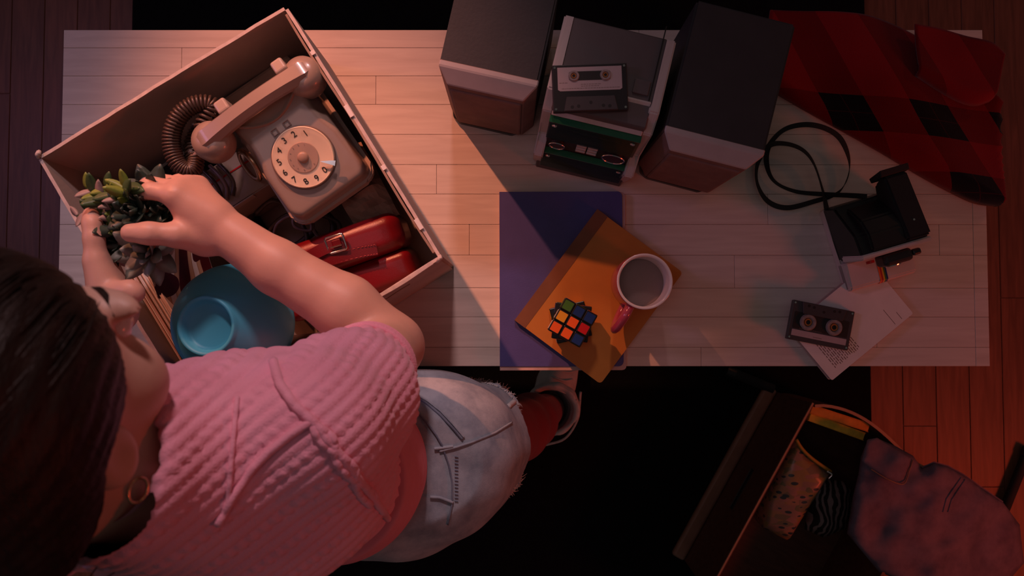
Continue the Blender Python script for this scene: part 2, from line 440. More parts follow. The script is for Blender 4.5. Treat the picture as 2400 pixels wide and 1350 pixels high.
        for _ in range(relax):
            nb = np.zeros_like(V); w = np.zeros(len(V))
            for a, b in ((0, 1), (1, 2), (2, 3), (3, 0)):
                np.add.at(nb, Q[:, a], V[Q[:, b]]); np.add.at(nb, Q[:, b], V[Q[:, a]]); np.add.at(w, Q[:, a], 1); np.add.at(w, Q[:, b], 1)
            V = 0.5*V+0.5*nb/np.maximum(w, 1)[:, None]
        if disp is not None:
            N = np.zeros_like(V); fn = np.cross(V[Q[:, 2]]-V[Q[:, 0]], V[Q[:, 3]]-V[Q[:, 1]])
            for k in range(4): np.add.at(N, Q[:, k], fn)
            N /= np.linalg.norm(N, axis=1)[:, None]+1e-12
            V = V+N*disp(V, N)[:, None]
        return V, Q
def sdf_local(name, sd, m, parent, warp=None, relax=2):
    V, Q = sd.mesh(None, relax)
    if warp is not None: V = warp(V)
    me = bpy.data.meshes.new(name); me.from_pydata(V.tolist(), [], Q.tolist())
    me.polygons.foreach_set('use_smooth', [True]*len(me.polygons)); me.materials.append(m)
    return link(bpy.data.objects.new(name, me), parent)
def sdf_obj(name, sd, m, parent=None, origin=None, disp=None, relax=1):
    V, Q = sd.mesh(disp, relax); og = np.array(origin if origin is not None else (0, 0, 0))
    if parent is not None: og = np.array(parent.location)
    me = bpy.data.meshes.new(name); me.from_pydata((V-og).tolist(), [], Q.tolist())
    me.polygons.foreach_set('use_smooth', [True]*len(me.polygons)); me.materials.append(m)
    o = bpy.data.objects.new(name, me); link(o, parent)
    if parent is None: o.location = og.tolist()
    tree = BVHTree.FromPolygons([Vector(v) for v in V], [list(map(int, q)) for q in Q])
    return o, tree
def drape(pts, trees, off=0.001, n=10):
    """lay a path on a modelled surface: each point is where the sight line meets it"""
    out = []
    for i in range(len(pts)-1):
        for k in range(n): t = k/n; out.append((pts[i][0]*(1-t)+pts[i+1][0]*t, pts[i][1]*(1-t)+pts[i+1][1]*t))
    out.append(pts[-1][:2]); res = []
    for p in out:
        best = None; d = ray(*p)
        for tr in trees:
            h = tr.ray_cast(CAM, d)
            if h[0] is not None and (best is None or h[3] < best[1]): best = (h[0]-d*off, h[3])
        if best: res.append(best[0])
    return res
# ================================================================== SETTING
TZ = 0.75
fl = obj('floor', box(7.0, 7.0, 0.03, (0, 0, -0.0175)), M['floor'])
tag(fl, kind='structure')
PW = 0.0885
rows_y = [(0.0, 1.05)]
pl_meshes = []
for k, (a, b_) in enumerate(rows_y):
    bm = box(PW-0.0016, b_-a-0.0016, 0.012, (0, 0, 0), 0.0008, 1)
    me = bpy.data.meshes.new('plank'); bm.to_mesh(me); bm.free(); me.materials.append(M['floor']); pl_meshes.append(me)
for i in range(-19, 20):
    off = (0.0, 0.37, 0.71, 0.16, 0.55)[i % 5]
    for k in range(-1, 4):
        y = -2.1+k*1.05+off+0.525
        if y-0.525 > 1.3 or y+0.525 < -1.4: continue
        if abs(i*PW) < 0.80 and -0.7 < y < 0.4: continue      # wholly under the rug
        o = bpy.data.objects.new('plank', pl_meshes[0]); link(o, fl)
        o.location = Vector((i*PW+0.02, y, -0.006)) - fl.location
# rug: dark pile under the desk
x0, x1 = -1.02, W(2042, 950, 0.012).x
bm = prism(roundrect(x0, -1.35, x1, 1.05, 0.01), 0.0005, 0.012, 0.003, 2)
rug = obj('rug', bm, M['rug'])
tag(rug, 'plain black low-pile rug on the wooden floor under the desk', 'rug')

# ================================================================== DESK
tl, tr_ = W(140, 500, TZ).x, W(2317, 700, TZ).x
tf = W(1200, 858.5, TZ).y; tb = W(1200, 70, TZ).y
desk = thing('desk', 'long white desk with a pale wood plank pattern top', 'desk', ((tl+tr_)/2, tf, 0))
obj('tabletop', box(tr_-tl-0.002, tb-tf-0.002, 0.026, ((tl+tr_)/2, (tf+tb)/2, TZ-0.0155)), M['groove'], desk, world=True)
ys = [W(1200, y, TZ).y for y in (70, 112, 178, 245, 315, 386, 455, 526, 598, 675, 743, 814, 858.5)]
joints = {0: [700, 1500], 1: [420, 1650], 2: [879, 1900], 3: [480, 1700], 4: [300, 1560], 5: [1023, 2120], 6: [700, 1800], 7: [1100, 2200], 8: [560, 1720], 9: [1420], 10: [900, 2050], 11: [480, 1640]}
endx = W(2284, 700, TZ).x
for i in range(12):
    xs = [tl]+[W(j, 500, TZ).x for j in joints[i]]+([endx] if i > 4 else [])+[tr_]
    for a, b_ in zip(xs, xs[1:]):
        g = 0.0005
        bm = box(b_-a-g, abs(ys[i]-ys[i+1])-g, 0.004, (0, 0, 0), 0.0004, 1)
        obj('plank', bm, M['table'], desk, loc=Vector(((a+b_)/2, (ys[i]+ys[i+1])/2, TZ-0.002))-desk.location)
for sx in (tl+0.06, tr_-0.06):
    for sy in (tf+0.06, tb-0.06):
        obj('leg', box(0.05, 0.05, 0.706, (sx, sy, 0.3665), 0.004), M['table'], desk, world=True)
for sy in (tf+0.06, tb-0.06):
    obj('apron', box(tr_-tl-0.17, 0.02, 0.07, ((tl+tr_)/2, sy, 0.686)), M['table'], desk, world=True)

# ================================================================== STEREO UNIT AND SPEAKERS
def frame_thing(name, label, cat, p, rz, group=None): return thing(name, label, cat, p, rz, group)
# speakers: local x along the front, y to the back, origin bottom centre of the body front
def speaker(label, L, Rr, depth, h):
    """L, Rr: world points of the top front edge of the body"""
    mid = (L+Rr)/2; w = (Rr-L).length; rz = math.atan2(Rr.y-L.y, Rr.x-L.x)
    t = thing('speaker', label, 'speaker', (mid.x, mid.y, TZ), rz, 'hi-fi speakers')
    hh = w/2
    obj('cabinet', sideprism([(0, 0.006), (depth, 0.006), (depth, h), (0, h)], -hh, hh, 0.003, 2), M['spk_top'], t)
    # bevelled baffle: full outline at the back, smaller outline at the front
    b = bmesh.new(); fy = -0.017
    o0 = [(-hh, 0.002), (hh, 0.002), (hh, h+0.0008), (-hh, h+0.0008)]; o1 = [(-hh*0.78, 0.010), (hh*0.78, 0.010), (hh*0.78, h-0.013), (-hh*0.78, h-0.013)]
    A = [b.verts.new((p[0], 0.003, p[1])) for p in o0]; B = [b.verts.new((p[0], fy, p[1])) for p in o1]; Z = [b.verts.new((p[0], 0.012, p[1])) for p in o0]
    b.faces.new(B); b.faces.new(Z[::-1])
    for i in range(4):
        b.faces.new((A[i], A[(i+1) % 4], B[(i+1) % 4], B[i])); b.faces.new((Z[i], Z[(i+1) % 4], A[(i+1) % 4], A[i]))
    bmesh.ops.bevel(b, geom=b.edges[:], offset=0.0015, segments=1, affect='EDGES')
    bmesh.ops.recalc_face_normals(b, faces=b.faces)
    for f in b.faces: f.material_index = 0 if (f.normal.z > 0.25 and f.normal.y < 0.3) else 1  # only upward bevels pale; shade of the unlit sides is in the colour
    obj('bevel_frame', b, [M['spk_bev'], M['spk_front']], t)
    obj('front_grille', box(hh*1.50, 0.005, h-0.045, (0, fy-0.0005, h/2-0.006), 0.003, 2), M['spk_front'], t)
    obj('plinth', prism([(-hh*0.9, -0.012), (-hh*0.72, -0.019), (hh*0.55, -0.020), (hh*0.74, -0.012), (hh*0.95, 0.02), (hh*0.9, depth*0.9), (-hh*0.95, depth*0.9), (-hh*1.04, 0.02)], 0.0, 0.014, 0.002, 1), M['blk'], t)
    return t
hS = 0.215
speaker('dark grey hi-fi speaker between the stereo unit and the black strap', W(1556, 312, TZ+hS), W(1789, 371, TZ+hS), 0.19, hS)
Rr = W(1259, 208, TZ+hS); 
Ls = Rr + Vector((math.cos(R(167.5)), math.sin(R(167.5)), 0))*0.138
speaker('dark grey hi-fi speaker standing nearest the cardboard box', Ls, Rr, 0.145, hS)

# stereo
hT = 0.22
pL, pR = W(1270, 258, TZ+hT), W(1537, 302, TZ+hT)
rz = R(-13.6); w = (pR-pL).length; hw = w/2
bl = W(1360, 412, TZ)
st_ = thing('stereo_unit', 'silver micro stereo with green glass front bands and round knobs', 'stereo', (bl.x-0.004, bl.y, TZ), rz)
sl_ = 0.034   # how far the front leans back
obj('housing', sideprism([(0.012, 0.006), (0.165, 0.006), (0.165, hT), (sl_+0.040, hT), (sl_+0.006, hT-0.006)], -hw+0.012, hw-0.012, 0.002, 1), M['silver_d'], st_)
obj('top_bevel', sideprism([(sl_-0.002, hT-0.020), (sl_+0.040, hT+0.0015), (sl_+0.046, hT-0.004), (sl_+0.010, hT-0.026)], -hw+0.014, hw-0.014, 0.001, 1), M['silver'], st_)
for s in (-1, 1):
    x0_, x1_ = (-hw, -hw+0.015) if s < 0 else (hw-0.015, hw)
    obj('side_cheek', sideprism([(0.006, 0.004), (0.165, 0.004), (0.165, hT+0.001), (sl_+0.028, hT+0.001), (sl_+0.002, hT-0.020), (sl_-0.006, hT*0.52), (-0.004, hT*0.44)], x0_, x1_, 0.002, 2), M['silver'], st_)
obj('front_panel', sideprism([(0.002, 0.012), (sl_, hT-0.022), (sl_+0.012, hT-0.022), (0.014, 0.012)], -hw+0.014, hw-0.014, 0.001, 1), M['panel_d'], st_)
obj('foot_panel', sideprism([(-0.002, 0.0), (0.004, 0.034), (0.03, 0.034), (0.03, 0.0)], -hw+0.006, hw-0.006, 0.002, 1), M['panel_d'], st_)
def fp(z): return sl_*(z-0.012)/(hT-0.034)
def band(z0, z1):
    a, b_ = fp(z0), fp(z1)
    o = obj('glass_band', sideprism([(a-0.009, z0), (b_-0.009, z1), (b_-0.0005, z1), (a-0.0005, z0)], -hw+0.013, hw-0.013, 0.0006, 1), M['green_gl'], st_, label='green glass band')
    obj('glass_edge', sideprism([(b_-0.0095, z1-0.0015), (b_-0.0095, z1+0.001), (b_, z1+0.001), (b_, z1-0.0015)], -hw+0.013, hw-0.013), M['green_edge'], o)
    for s in (-1, 1):
        obj('screw', lathe([(0, 0.003), (0.003, 0.002), (0.004, 0)], 12).copy() if False else torus(0.0022, 0.0016, (s*(hw-0.022), b_-0.011, z1-0.010), 12, 6, rot=Matrix.Rotation(R(90), 3, 'X')), M['chrome'], o)
band(0.142, 0.196); band(0.036, 0.090)
obj('disc_slot', box(0.075, 0.004, 0.006, (0.005, fp(0.165)-0.0006, 0.165), 0.001), M['blk'], st_)
for x_, r_ in ((-0.046, 0.0115), (0.040, 0.0165)):
    k = obj('knob', disc(r_*0.85, 0, 0.006, seg=28), M['panel_d'], st_); k.location = (x_, fp(0.116)-0.001, 0.116); k.rotation_euler = (R(90-7), 0, 0)
    obj('knob_ring', torus(r_, 0.0012, (0, 0, 0.006), 32, 6), M['chrome'], k)
for i in range(3):
    for j in range(2):
        obj('button', box(0.015, 0.004, 0.0055, (-0.010+j*0.017, fp(0.107+i*0.009)-0.002, 0.107+i*0.009), 0.001), M['silver'], st_)
obj('lid_button', box(0.022, 0.020, 0.004, (hw-0.032, sl_+0.058, hT+0.001), 0.0012), M['silver_d'], st_)
obj('lid_seam', box(0.0015, 0.105, 0.002, (hw-0.018, sl_+0.095, hT+0.0002)), M['blk'], st_)

# ================================================================== CASSETTES
def cassette(label, p, rz, kind, tilt=0.0):
    t = thing('cassette', label, 'cassette', p, rz, 'audio cassettes', rot=(tilt, 0, rz))
    w, d, h = 0.1004, 0.0638, 0.0087
    mb = M['tape'] if kind == 'grey' else M['tape_g']
    obj('shell', box(w, d, h, (0, 0, h/2), 0.0012, 2), mb, t)
    b = prism([(-0.036, -0.0315), (0.036, -0.0315), (0.032, -0.0125), (-0.032, -0.0125)], 0.0005, 0.0118, 0.0006, 1)
    th = obj('thick_edge', b, M['tape_g'] if kind == 'grey' else mb, t)
    for x_, y_ in ((-0.025, -0.0265), (0.025, -0.0265), (-0.0165, -0.0255), (0.0165, -0.0255), (0, -0.021)):
        obj('hole', disc(0.0022, 0.0117, 0.0120, (x_, y_), 14), M['ink'], th)
    for sx in (-1, 1):
        for sy in (-1, 1):
            s_ = obj('screw', disc(0.0016, h, h+0.0005, (sx*0.0465, sy*0.028), 12), M['chrome'], t)
    if kind == 'grey':
        lb = obj('paper_label', prism([(-0.043, -0.002), (-0.040, -0.004), (0.040, -0.004), (0.043, -0.002), (0.043, 0.028), (-0.043, 0.028)], h, h+0.0003), M['label'], t)
        win = obj('window', prism(roundrect(-0.028, 0.010, 0.028, 0.022, 0.003), h+0.0003, h+0.0007), M['ink'], t)
        tx = bmesh.new()
        for k, (yy, x0_, x1_) in enumerate(((0.0065, -0.012, 0.014), (0.004, -0.012, 0.010), (0.0012, -0.038, 0.036), (0.009, -0.041, -0.03))):
            x_ = x0_
            while x_ < x1_:
                ww = random.uniform(0.0015, 0.004); box(ww, 0.0007, 0.0001, (x_+ww/2, yy-0.002, h+0.00035), bm=tx); x_ += ww+0.0008
        tag(obj('print', tx, M['ink_soft'], t), kind='stuff')
    else:
        win = obj('window', prism(roundrect(-0.0445, -0.0145, 0.0445, 0.0125, 0.002), h, h+0.0003), M['ink'], t)
        obj('paper_label', prism(roundrect(-0.0445, 0.0145, 0.0445, 0.0245, 0.0008), h, h+0.0004), M['label'], t)
        tx = bmesh.new(); x_ = -0.004
        while x_ < 0.008: box(0.0016, 0.0012, 0.0001, (x_, 0.0215, h+0.00045), bm=tx); x_ += 0.0024
        x_ = -0.002
        while x_ < 0.034: box(0.0022, 0.0006, 0.0001, (x_, 0.0115, h+0.0004), bm=tx); x_ += 0.0031
        tag(obj('print', tx, M['ink_soft'], t), kind='stuff')
    for sx in (-1, 1):
        r0 = 0.0135 if kind != 'grey' else 0.0075
        hb = obj('hub', torus(r0*0.74, r0*0.26, (sx*0.0212, -0.0005 if kind != 'grey' else 0.016, h+0.0006), 32, 6), M['hub'], t)
        obj('hub_core', torus(r0*0.36, r0*0.10, (sx*0.0212, -0.0005 if kind != 'grey' else 0.016, h+0.0010), 20, 6), M['amber'], hb)
    return t

# ================================================================== NOTEBOOKS
zb = TZ+0.0005
c0, c1 = W(1171, 449, TZ+0.012), W(1461, 859, TZ+0.012)
cx, cy = (c0.x+c1.x)/2, (c0.y+c1.y)/2; hw_, hh_ = abs(c1.x-c0.x)/2, abs(c1.y-c0.y)/2
nb = thing('notebook', 'large blue notebook overhanging the front edge of the desk', 'notebook', (cx, cy, zb), R(0.2))
obj('page_block', prism(roundrect(-hw_+0.001, -hh_-0.006, hw_+0.0045, hh_-0.001, 0.006, which=(1, 0, 0, 1)), 0.001, 0.0100), M['pages'], nb)
obj('back_cover', prism(roundrect(-hw_, -hh_-0.007, hw_+0.005, hh_, 0.007, which=(1, 0, 0, 1)), 0.0, 0.001), M['paper_old'], nb)
obj('front_cover', prism(roundrect(-hw_, -hh_, hw_, hh_, 0.008, which=(1, 0, 0, 1)), 0.0100, 0.0116, 0.0004, 1), M['nb_blue'], nb)
zo = zb+0.0118; ht = 0.0095
P0, P1, P2, P3 = [W(x, y, zo+ht) for x, y in ((1204, 750), (1407, 494), (1600, 640), (1408, 899))]
ctr = (P0+P1+P2+P3)/4; ux = ((P3-P0)+(P2-P1)).normalized(); rz = math.atan2(ux.y, ux.x)
Wd = ((P3-P0).length+(P2-P1).length)/2; Hd = ((P1-P0).length+(P2-P3).length)/2
nb2 = thing('notebook', 'orange notebook with a brown spine lying across the blue notebook', 'notebook', (ctr.x, ctr.y, zo), rz)
obj('page_block', prism(roundrect(-Wd/2+0.002, -Hd/2+0.001, Wd/2-0.001, Hd/2-0.001, 0.004, which=(1, 0, 0, 1)), 0.0008, ht-0.0012), M['paper_old'], nb2)
obj('back_cover', prism(roundrect(-Wd/2, -Hd/2, Wd/2, Hd/2, 0.006, which=(1, 0, 0, 1)), 0, 0.0009), M['nb_or'], nb2)
obj('front_cover', prism(roundrect(-Wd/2, -Hd/2, Wd/2, Hd/2, 0.006, which=(1, 0, 0, 1)), ht-0.0013, ht, 0.0003, 1), M['nb_or'], nb2)
obj('spine', sideprism([(-0.0021, 0.0), (-0.0021, ht+0.0004), (0.019, ht+0.0004), (0.019, ht-0.0005), (0, ht-0.0005), (0, 0)], -Hd/2-0.0003, Hd/2+0.0003), M['nb_spine'], nb2)
sp = nb2.children[-1] if nb2.children else None
for ch in COL.objects:
    if ch.parent == nb2 and ch.name.startswith('spine'):
        ch.data.transform(Matrix.Translation((-Wd/2, 0, 0)) @ Matrix.Rotation(R(-90), 4, 'Z') @ Matrix.Identity(4)) if False else ch.data.transform(Matrix.Translation((-Wd/2, 0, 0)) @ Matrix(((0, 1, 0, 0), (1, 0, 0, 0), (0, 0, 1, 0), (0, 0, 0, 1))))
        ch.data.flip_normals()
ZN = zo+ht+0.0006

# ================================================================== PUZZLE CUBE
cc = W(1341, 756, ZN+0.057)
cb = thing('puzzle_cube', 'black puzzle cube with coloured stickers and twisted layers', 'puzzle', (cc.x+0.001, cc.y, ZN), 0)
U = 0.0190
bm = box(U-0.0004, U-0.0004, U-0.0004, (0, 0, 0), 0.0012, 2)
me_c = bpy.data.meshes.new('cubie'); bm.to_mesh(me_c); bm.free(); me_c.materials.append(M['cube'])
stick = {}
for nm in ('green', 'blue', 'yellow', 'orange', 'red', 'white'):
    bm = prism(roundrect(-0.0072, -0.0072, 0.0072, 0.0072, 0.0012, 3), 0, 0.00035)
    me = bpy.data.meshes.new('sticker'); bm.to_mesh(me); bm.free(); me.materials.append(M['st_'+nm]); stick[nm] = me
top = [['green', 'blue', 'blue'], ['yellow', 'orange', 'red'], ['orange', 'orange', 'blue']]
names = list(stick)
for lay, ang in ((0, 13.3), (1, -7.3), (2, -29.4)):
    for i in range(3):
        for j in range(3):
            if lay < 2 and i == 1 and j == 1: continue
            x_, y_ = (i-1)*U, (1-j)*U; a = R(ang)
            q = bpy.data.objects.new('cubie', me_c); link(q, cb)
            q.location = (x_*math.cos(a)-y_*math.sin(a), x_*math.sin(a)+y_*math.cos(a), U*(lay+0.5)); q.rotation_euler = (0, 0, a)
            if lay == 2:
                s_ = bpy.data.objects.new('sticker', stick[top[j][i]]); link(s_, q); s_.location = (0, 0, U/2-0.0002)
            for (nx, ny, on) in ((1, 0, i == 2), (-1, 0, i == 0), (0, 1, j == 0), (0, -1, j == 2)):
                if on:
                    s_ = bpy.data.objects.new('sticker', stick[random.choice(names)]); link(s_, q)
                    s_.location = (nx*(U/2-0.0002), ny*(U/2-0.0002), 0); s_.rotation_euler = (R(-90)*ny, R(90)*nx, 0)

# ================================================================== MUG
hm = 0.095
rc = W(1511.5, 659.5, ZN+hm); ro = 66.5*(CZ-ZN-hm)/FPX
mg = thing('mug', 'pink glazed mug with white inside on the orange notebook', 'mug', (rc.x, rc.y, ZN), 0)
obj('body', lathe([(0, 0), (ro*0.80, 0), (ro*0.86, 0.003), (ro*0.97, 0.02), (ro, 0.05), (ro, hm-0.003), (ro-0.0006, hm-0.001)], 64), M['mug'], mg, smooth=True)
obj('inside', lathe([(ro-0.0006, hm-0.001), (ro-0.002, hm), (ro-0.0042, hm-0.0015), (ro-0.005, hm-0.006), (ro-0.0055, 0.02), (ro*0.75, 0.007), (0, 0.006)], 64), M['mug_w'], mg, smooth=True)
obj('drink', lathe([(0, 0.050), (ro-0.0056, 0.050), (ro-0.0056, 0.047), (0, 0.046)], 48), M['drink'], mg, smooth=True, auto=40)
hd = W(1452, 752, ZN+0.055) - Vector((rc.x, rc.y, ZN+0.055)); hd.z = 0; hd.normalize()
hp = [hd*(ro-0.003)+Vector((0, 0, 0.078)), hd*(ro+0.016)+Vector((0, 0, 0.082)), hd*(ro+0.034)+Vector((0, 0, 0.066)), hd*(ro+0.035)+Vector((0, 0, 0.045)), hd*(ro+0.018)+Vector((0, 0, 0.025)), hd*(ro-0.003)+Vector((0, 0, 0.020))]
obj('handle', sweep(path(hp, 8), [(a*1.25, b_*0.85) for a, b_ in circ(0.0082, 12)], up=(-hd.y, hd.x, 0)), M['mug'], mg, smooth=True)

# ================================================================== PAPERBACK, CASSETTES
zp = TZ+0.0005; hp_ = 0.013
P0 = W(1950, 892, zp+hp_); uu = (W(2140, 735, zp+hp_)-P0).normalized(); vv = (W(1965, 680, zp+hp_)-P0); vv = (vv-uu*vv.dot(uu)).normalized()
Lu, Lv = 0.172, 0.108
pc = P0+uu*Lu/2+vv*Lv/2; rz = math.atan2(uu.y, uu.x)
pb = thing('paperback', 'small pale booklet with printed text under the dark cassette', 'book', (pc.x, pc.y, zp), rz)
obj('page_block', prism(roundrect(-Lu/2+0.001, -Lv/2, Lu/2, Lv/2, 0.003), 0.001, hp_-0.0012), M['pages'], pb)
obj('back_cover', prism(roundrect(-Lu/2, -Lv/2-0.0005, Lu/2, Lv/2+0.0005, 0.003), 0, 0.001), M['paper_old'], pb)
obj('front_page', prism(roundrect(-Lu/2, -Lv/2, Lu/2, Lv/2, 0.003), hp_-0.0012, hp_), M['paper'], pb)
tx = bmesh.new()
for k in range(15):
    x_ = -Lu/2+0.018+k*0.0036; y_ = Lv/2-0.014
    while y_ > -Lv/2+0.014:
        ww = random.uniform(0.003, 0.010); ww = min(ww, y_-(-Lv/2+0.012)); box(0.0013, ww, 0.0001, (x_, y_-ww/2, hp_+0.00005), bm=tx); y_ -= ww+0.0018
    if k == 9: pass
tag(obj('text_block', tx, M['ink_soft'], pb), kind='stuff')
tx = bmesh.new(); box(0.0008, 0.030, 0.0001, (Lu/2-0.034, -Lv/2+0.020, hp_+0.00005), bm=tx); box(0.0008, 0.014, 0.0001, (Lu/2-0.020, -Lv/2+0.012, hp_+0.00005), bm=tx)
tag(obj('rule_lines', tx, M['ink_soft'], pb), kind='stuff')
zc = zp+hp_+0.0006
cp = W(1924, 762, zc+0.009)
cassette('dark cassette with clear hubs lying on the booklet', (cp.x, cp.y, zc), R(-11.3+180), 'clear')
sp_ = W(1383, 212, TZ+hT+0.012)
cassette('black cassette with a white label lying on top of the stereo unit', (sp_.x, sp_.y+0.004, TZ+hT+0.0035), R(2.0), 'grey')

# ================================================================== INSTANT CAMERA
q0, q1 = W(1979, 684, TZ), W(2125, 641, TZ)
fm = (q0+q1)/2; rz = math.atan2(q1.y-q0.y, q1.x-q0.x); wc = (q1-q0).length+0.002; h2 = wc/2
ic = thing('instant_camera', 'black instant camera with cream front and rainbow stripe', 'camera', (fm.x, fm.y, TZ+0.0006), rz)
obj('body', sideprism([(0.050, 0.0), (0.138, 0.0), (0.140, 0.018), (0.136, 0.048), (0.085, 0.088), (0.052, 0.092)], -h2+0.001, h2-0.001, 0.003, 2), M['blk'], ic)
obj('base', sideprism([(0.002, 0.0), (0.138, 0.0), (0.1385, 0.014), (0.046, 0.016), (0.046, 0.02), (0.002, 0.02)], -h2, h2, 0.0015, 1), M['cam_w'], ic)
obj('film_door', sideprism([(0.0, 0.006), (0.0, 0.024), (0.004, 0.030), (0.046, 0.036), (0.046, 0.006)], -h2, h2, 0.002, 2), M['cam_w'], ic)
obj('faceplate', sideprism([(0.0475, 0.030), (0.0460, 0.090), (0.047, 0.096), (0.054, 0.096), (0.058, 0.030)], -h2-0.001, h2+0.001, 0.0018, 2), M['cam_w'], ic)
obj('top_shell', prism([(-h2+0.012, 0.050), (h2-0.002, 0.050), (h2-0.002, 0.13), (0.030, 0.138), (-h2+0.004, 0.13)], 0.040, 0.050), M['blk'], ic)
# peaked hood on top with the finder tunnel running backwards
obj('hood', sideprism([(0.054, 0.075), (0.056, 0.100), (0.082, 0.101), (0.105, 0.090), (0.128, 0.062), (0.128, 0.04), (0.06, 0.04)], -h2+0.016, h2-0.006, 0.003, 2), M['blk'], ic)
obj('viewfinder', sideprism([(0.056, 0.09), (0.058, 0.108), (0.158, 0.094), (0.162, 0.086), (0.152, 0.058), (0.12, 0.05)], h2-0.040, h2-0.004, 0.003, 2), M['blk_m'], ic)
ve = obj('eyecup', sideprism([(0.156, 0.062), (0.160, 0.096), (0.170, 0.098), (0.164, 0.060)], h2-0.046, h2-0.0005, 0.001, 1), M['blk_m'], ic)
ln = obj('lens_housing', box(0.046, 0.020, 0.032, (0.004, 0.036, 0.070), 0.006, 3), M['blk'], ic)
k = obj('lens', lathe([(0, 0.002), (0.006, 0.0015), (0.008, 0.003), (0.0095, 0)], 28), M['clear'], ln); k.location = (0.0, 0.0255, 0.070); k.rotation_euler = (R(90), 0, 0)
k = obj('lens_ring', torus(0.0105, 0.0015, (0, 0, 0), 28, 6), M['chrome'], ln); k.location = (0.0, 0.026, 0.070); k.rotation_euler = (R(90), 0, 0)
obj('exposure_knob', box(0.014, 0.010, 0.010, (0.036, 0.036, 0.076), 0.003, 2), M['blk'], ic)
obj('shutter_button', disc(0.006, 0, 0.004, seg=18), M['st_red'], ic); 
for o_ in COL.objects:
    if o_.parent == ic and o_.name.startswith('shutter_button'): o_.location = (-0.034, 0.042, 0.072); o_.rotation_euler = (R(90), 0, 0)
for i, nm in enumerate(('st_orange', 'st_red', 'st_yellow', 'st_green', 'st_blue')):
    b = sideprism([(-0.0006, 0.006), (-0.0006, 0.0243), (0.0038, 0.0307), (0.046, 0.0367), (0.046, 0.0355), (0.0045, 0.0295), (0.0004, 0.0238), (0.0004, 0.006)], -0.0065+i*0.0026, -0.0065+(i+1)*0.0026)
    obj('stripe', b, M[nm], ic, label=nm[3:]+' stripe')
for x_, z_ in ((0.0, 0.104), (-0.008, 0.103)): obj('rivet', disc(0.0016, 0, 0.0008, seg=10), M['chrome'], ic, loc=(h2-0.022+x_, 0.085, z_))
sp1 = WP([(1938, 492, .772), (1928, 445, .768), (1908, 385, .768), (1882, 352, .770), (1842, 337, .771), (1802, 342, .768), (1776, 383, .758), (1775, 430, .756), (1800, 472, .757), (1845, 487, .758), (1908, 472, .760), (1962, 453, .764), (1986, 418, .766), (1990, 375, .768), (1971, 327, .770), (1935, 301, .772), (1886, 292, .773), (1836, 305, .771), (1802, 343, .762), (1797, 385, .760), (1815, 425, .760), (1862, 448, .760), (1925, 455, .766), (1990, 458, .780), (2032, 461, .790)])
ps = path(sp1, 8); nps = len(ps)
tw = [0.9*math.sin(i*0.085)+0.25*math.sin(i*0.21) for i in range(nps)]
obj('strap', sweep(ps, [(-0.0042, -0.0005), (0.0042, -0.0005), (0.0042, 0.0005), (-0.0042, 0.0005)], twist=tw), M['strap'], ic, world=True)

# ================================================================== ARGYLE BLANKET
def argyle():
    t = NT('argyle_wool'); uv = t.n('ShaderNodeUVMap', uv_map='UVMap'); sx = t.n('ShaderNodeSeparateXYZ'); t.l(uv.outputs[0], sx.inputs[0])
    u, v = sx.outputs[0], sx.outputs[1]
    pu = t.math('MODULO', t.math('FLOOR', u), 2.0); pv = t.math('MODULO', t.math('FLOOR', v), 2.0)
    both = t.math('MULTIPLY', pu, pv); one = t.math('SUBTRACT', t.math('MAXIMUM', pu, pv), both)
    c = t.mix(one, (0.24, 0.006, 0.010), (0.15, 0.004, 0.006)); c = t.mix(both, c, (0.004, 0.005, 0.007))
    fu = t.math('ABSOLUTE', t.math('SUBTRACT', t.math('FRACT', u), 0.5)); fv = t.math('ABSOLUTE', t.math('SUBTRACT', t.math('FRACT', v), 0.5))
    ln = t.math('LESS_THAN', t.math('MINIMUM', fu, fv), 0.012)
    c = t.mix(t.math('MULTIPLY', ln, 0.12), c, (0.25, 0.01, 0.015))
    t.l(c, t.b.inputs['Base Color']); setin(t.b, 'Roughness', 0.95); setin(t.b, 'Sheen Weight', 0.15); setin(t.b, 'Specular IOR Level', 0.1)
    n2 = t.n('ShaderNodeTexNoise', i_Scale=500.0); co = t.n('ShaderNodeTexCoord'); t.l(co.outputs['Object'], n2.inputs['Vector'])
    bp = t.n('ShaderNodeBump', i_Strength=0.4, i_Distance=0.001); t.l(n2.outputs[0], bp.inputs['Height']); t.l(bp.outputs[0], t.b.inputs['Normal'])
    return t.m
M['argyle'] = argyle()
og = W(1925, 210, 0.785); E1 = (W(2025, 222, 0.785)-og); E2 = (W(1975, 294, 0.785)-og); det = E1.x*E2.y-E1.y*E2.x
def lat(p): q = p-og; return ((q.x*E2.y-q.y*E2.x)/det+1.0, (E1.x*q.y-E1.y*q.x)/det+1.0)
def blanket_grid(edge, inner, nj, zf, hang=True):
    P, UVs = [], []
    ea, ib = path(edge, 8), path(inner, 8); n = min(len(ea), len(ib))
    for i in range(n):
        a, b_ = ea[int(i*(len(ea)-1)/(n-1))], ib[int(i*(len(ib)-1)/(n-1))]; row, ru = [], []
        for j in range(nj):
            t = j/(nj-1); p = a.lerp(b_, t); ru.append(lat(p)); p = p.copy()
            p.z = zf(p, t, i/(n-1))
            ov = p.x-(tr_+0.012)
            if hang and ov > 0 and ov < 1:
                p.z -= ov*1.6; p.x = tr_+0.012+ov*0.35
            row.append(p)
        P.append(row); UVs.append(ru)
    return P, UVs
def zf1(p, t, s):
    e = min(1.0, t*8); return TZ+0.006+0.026*e**0.5*(0.85+0.35*nz((p.x*9, p.y*9, 1.3)))+0.012*math.sin(p.x*26+p.y*14)*e*0.5+0.006*e
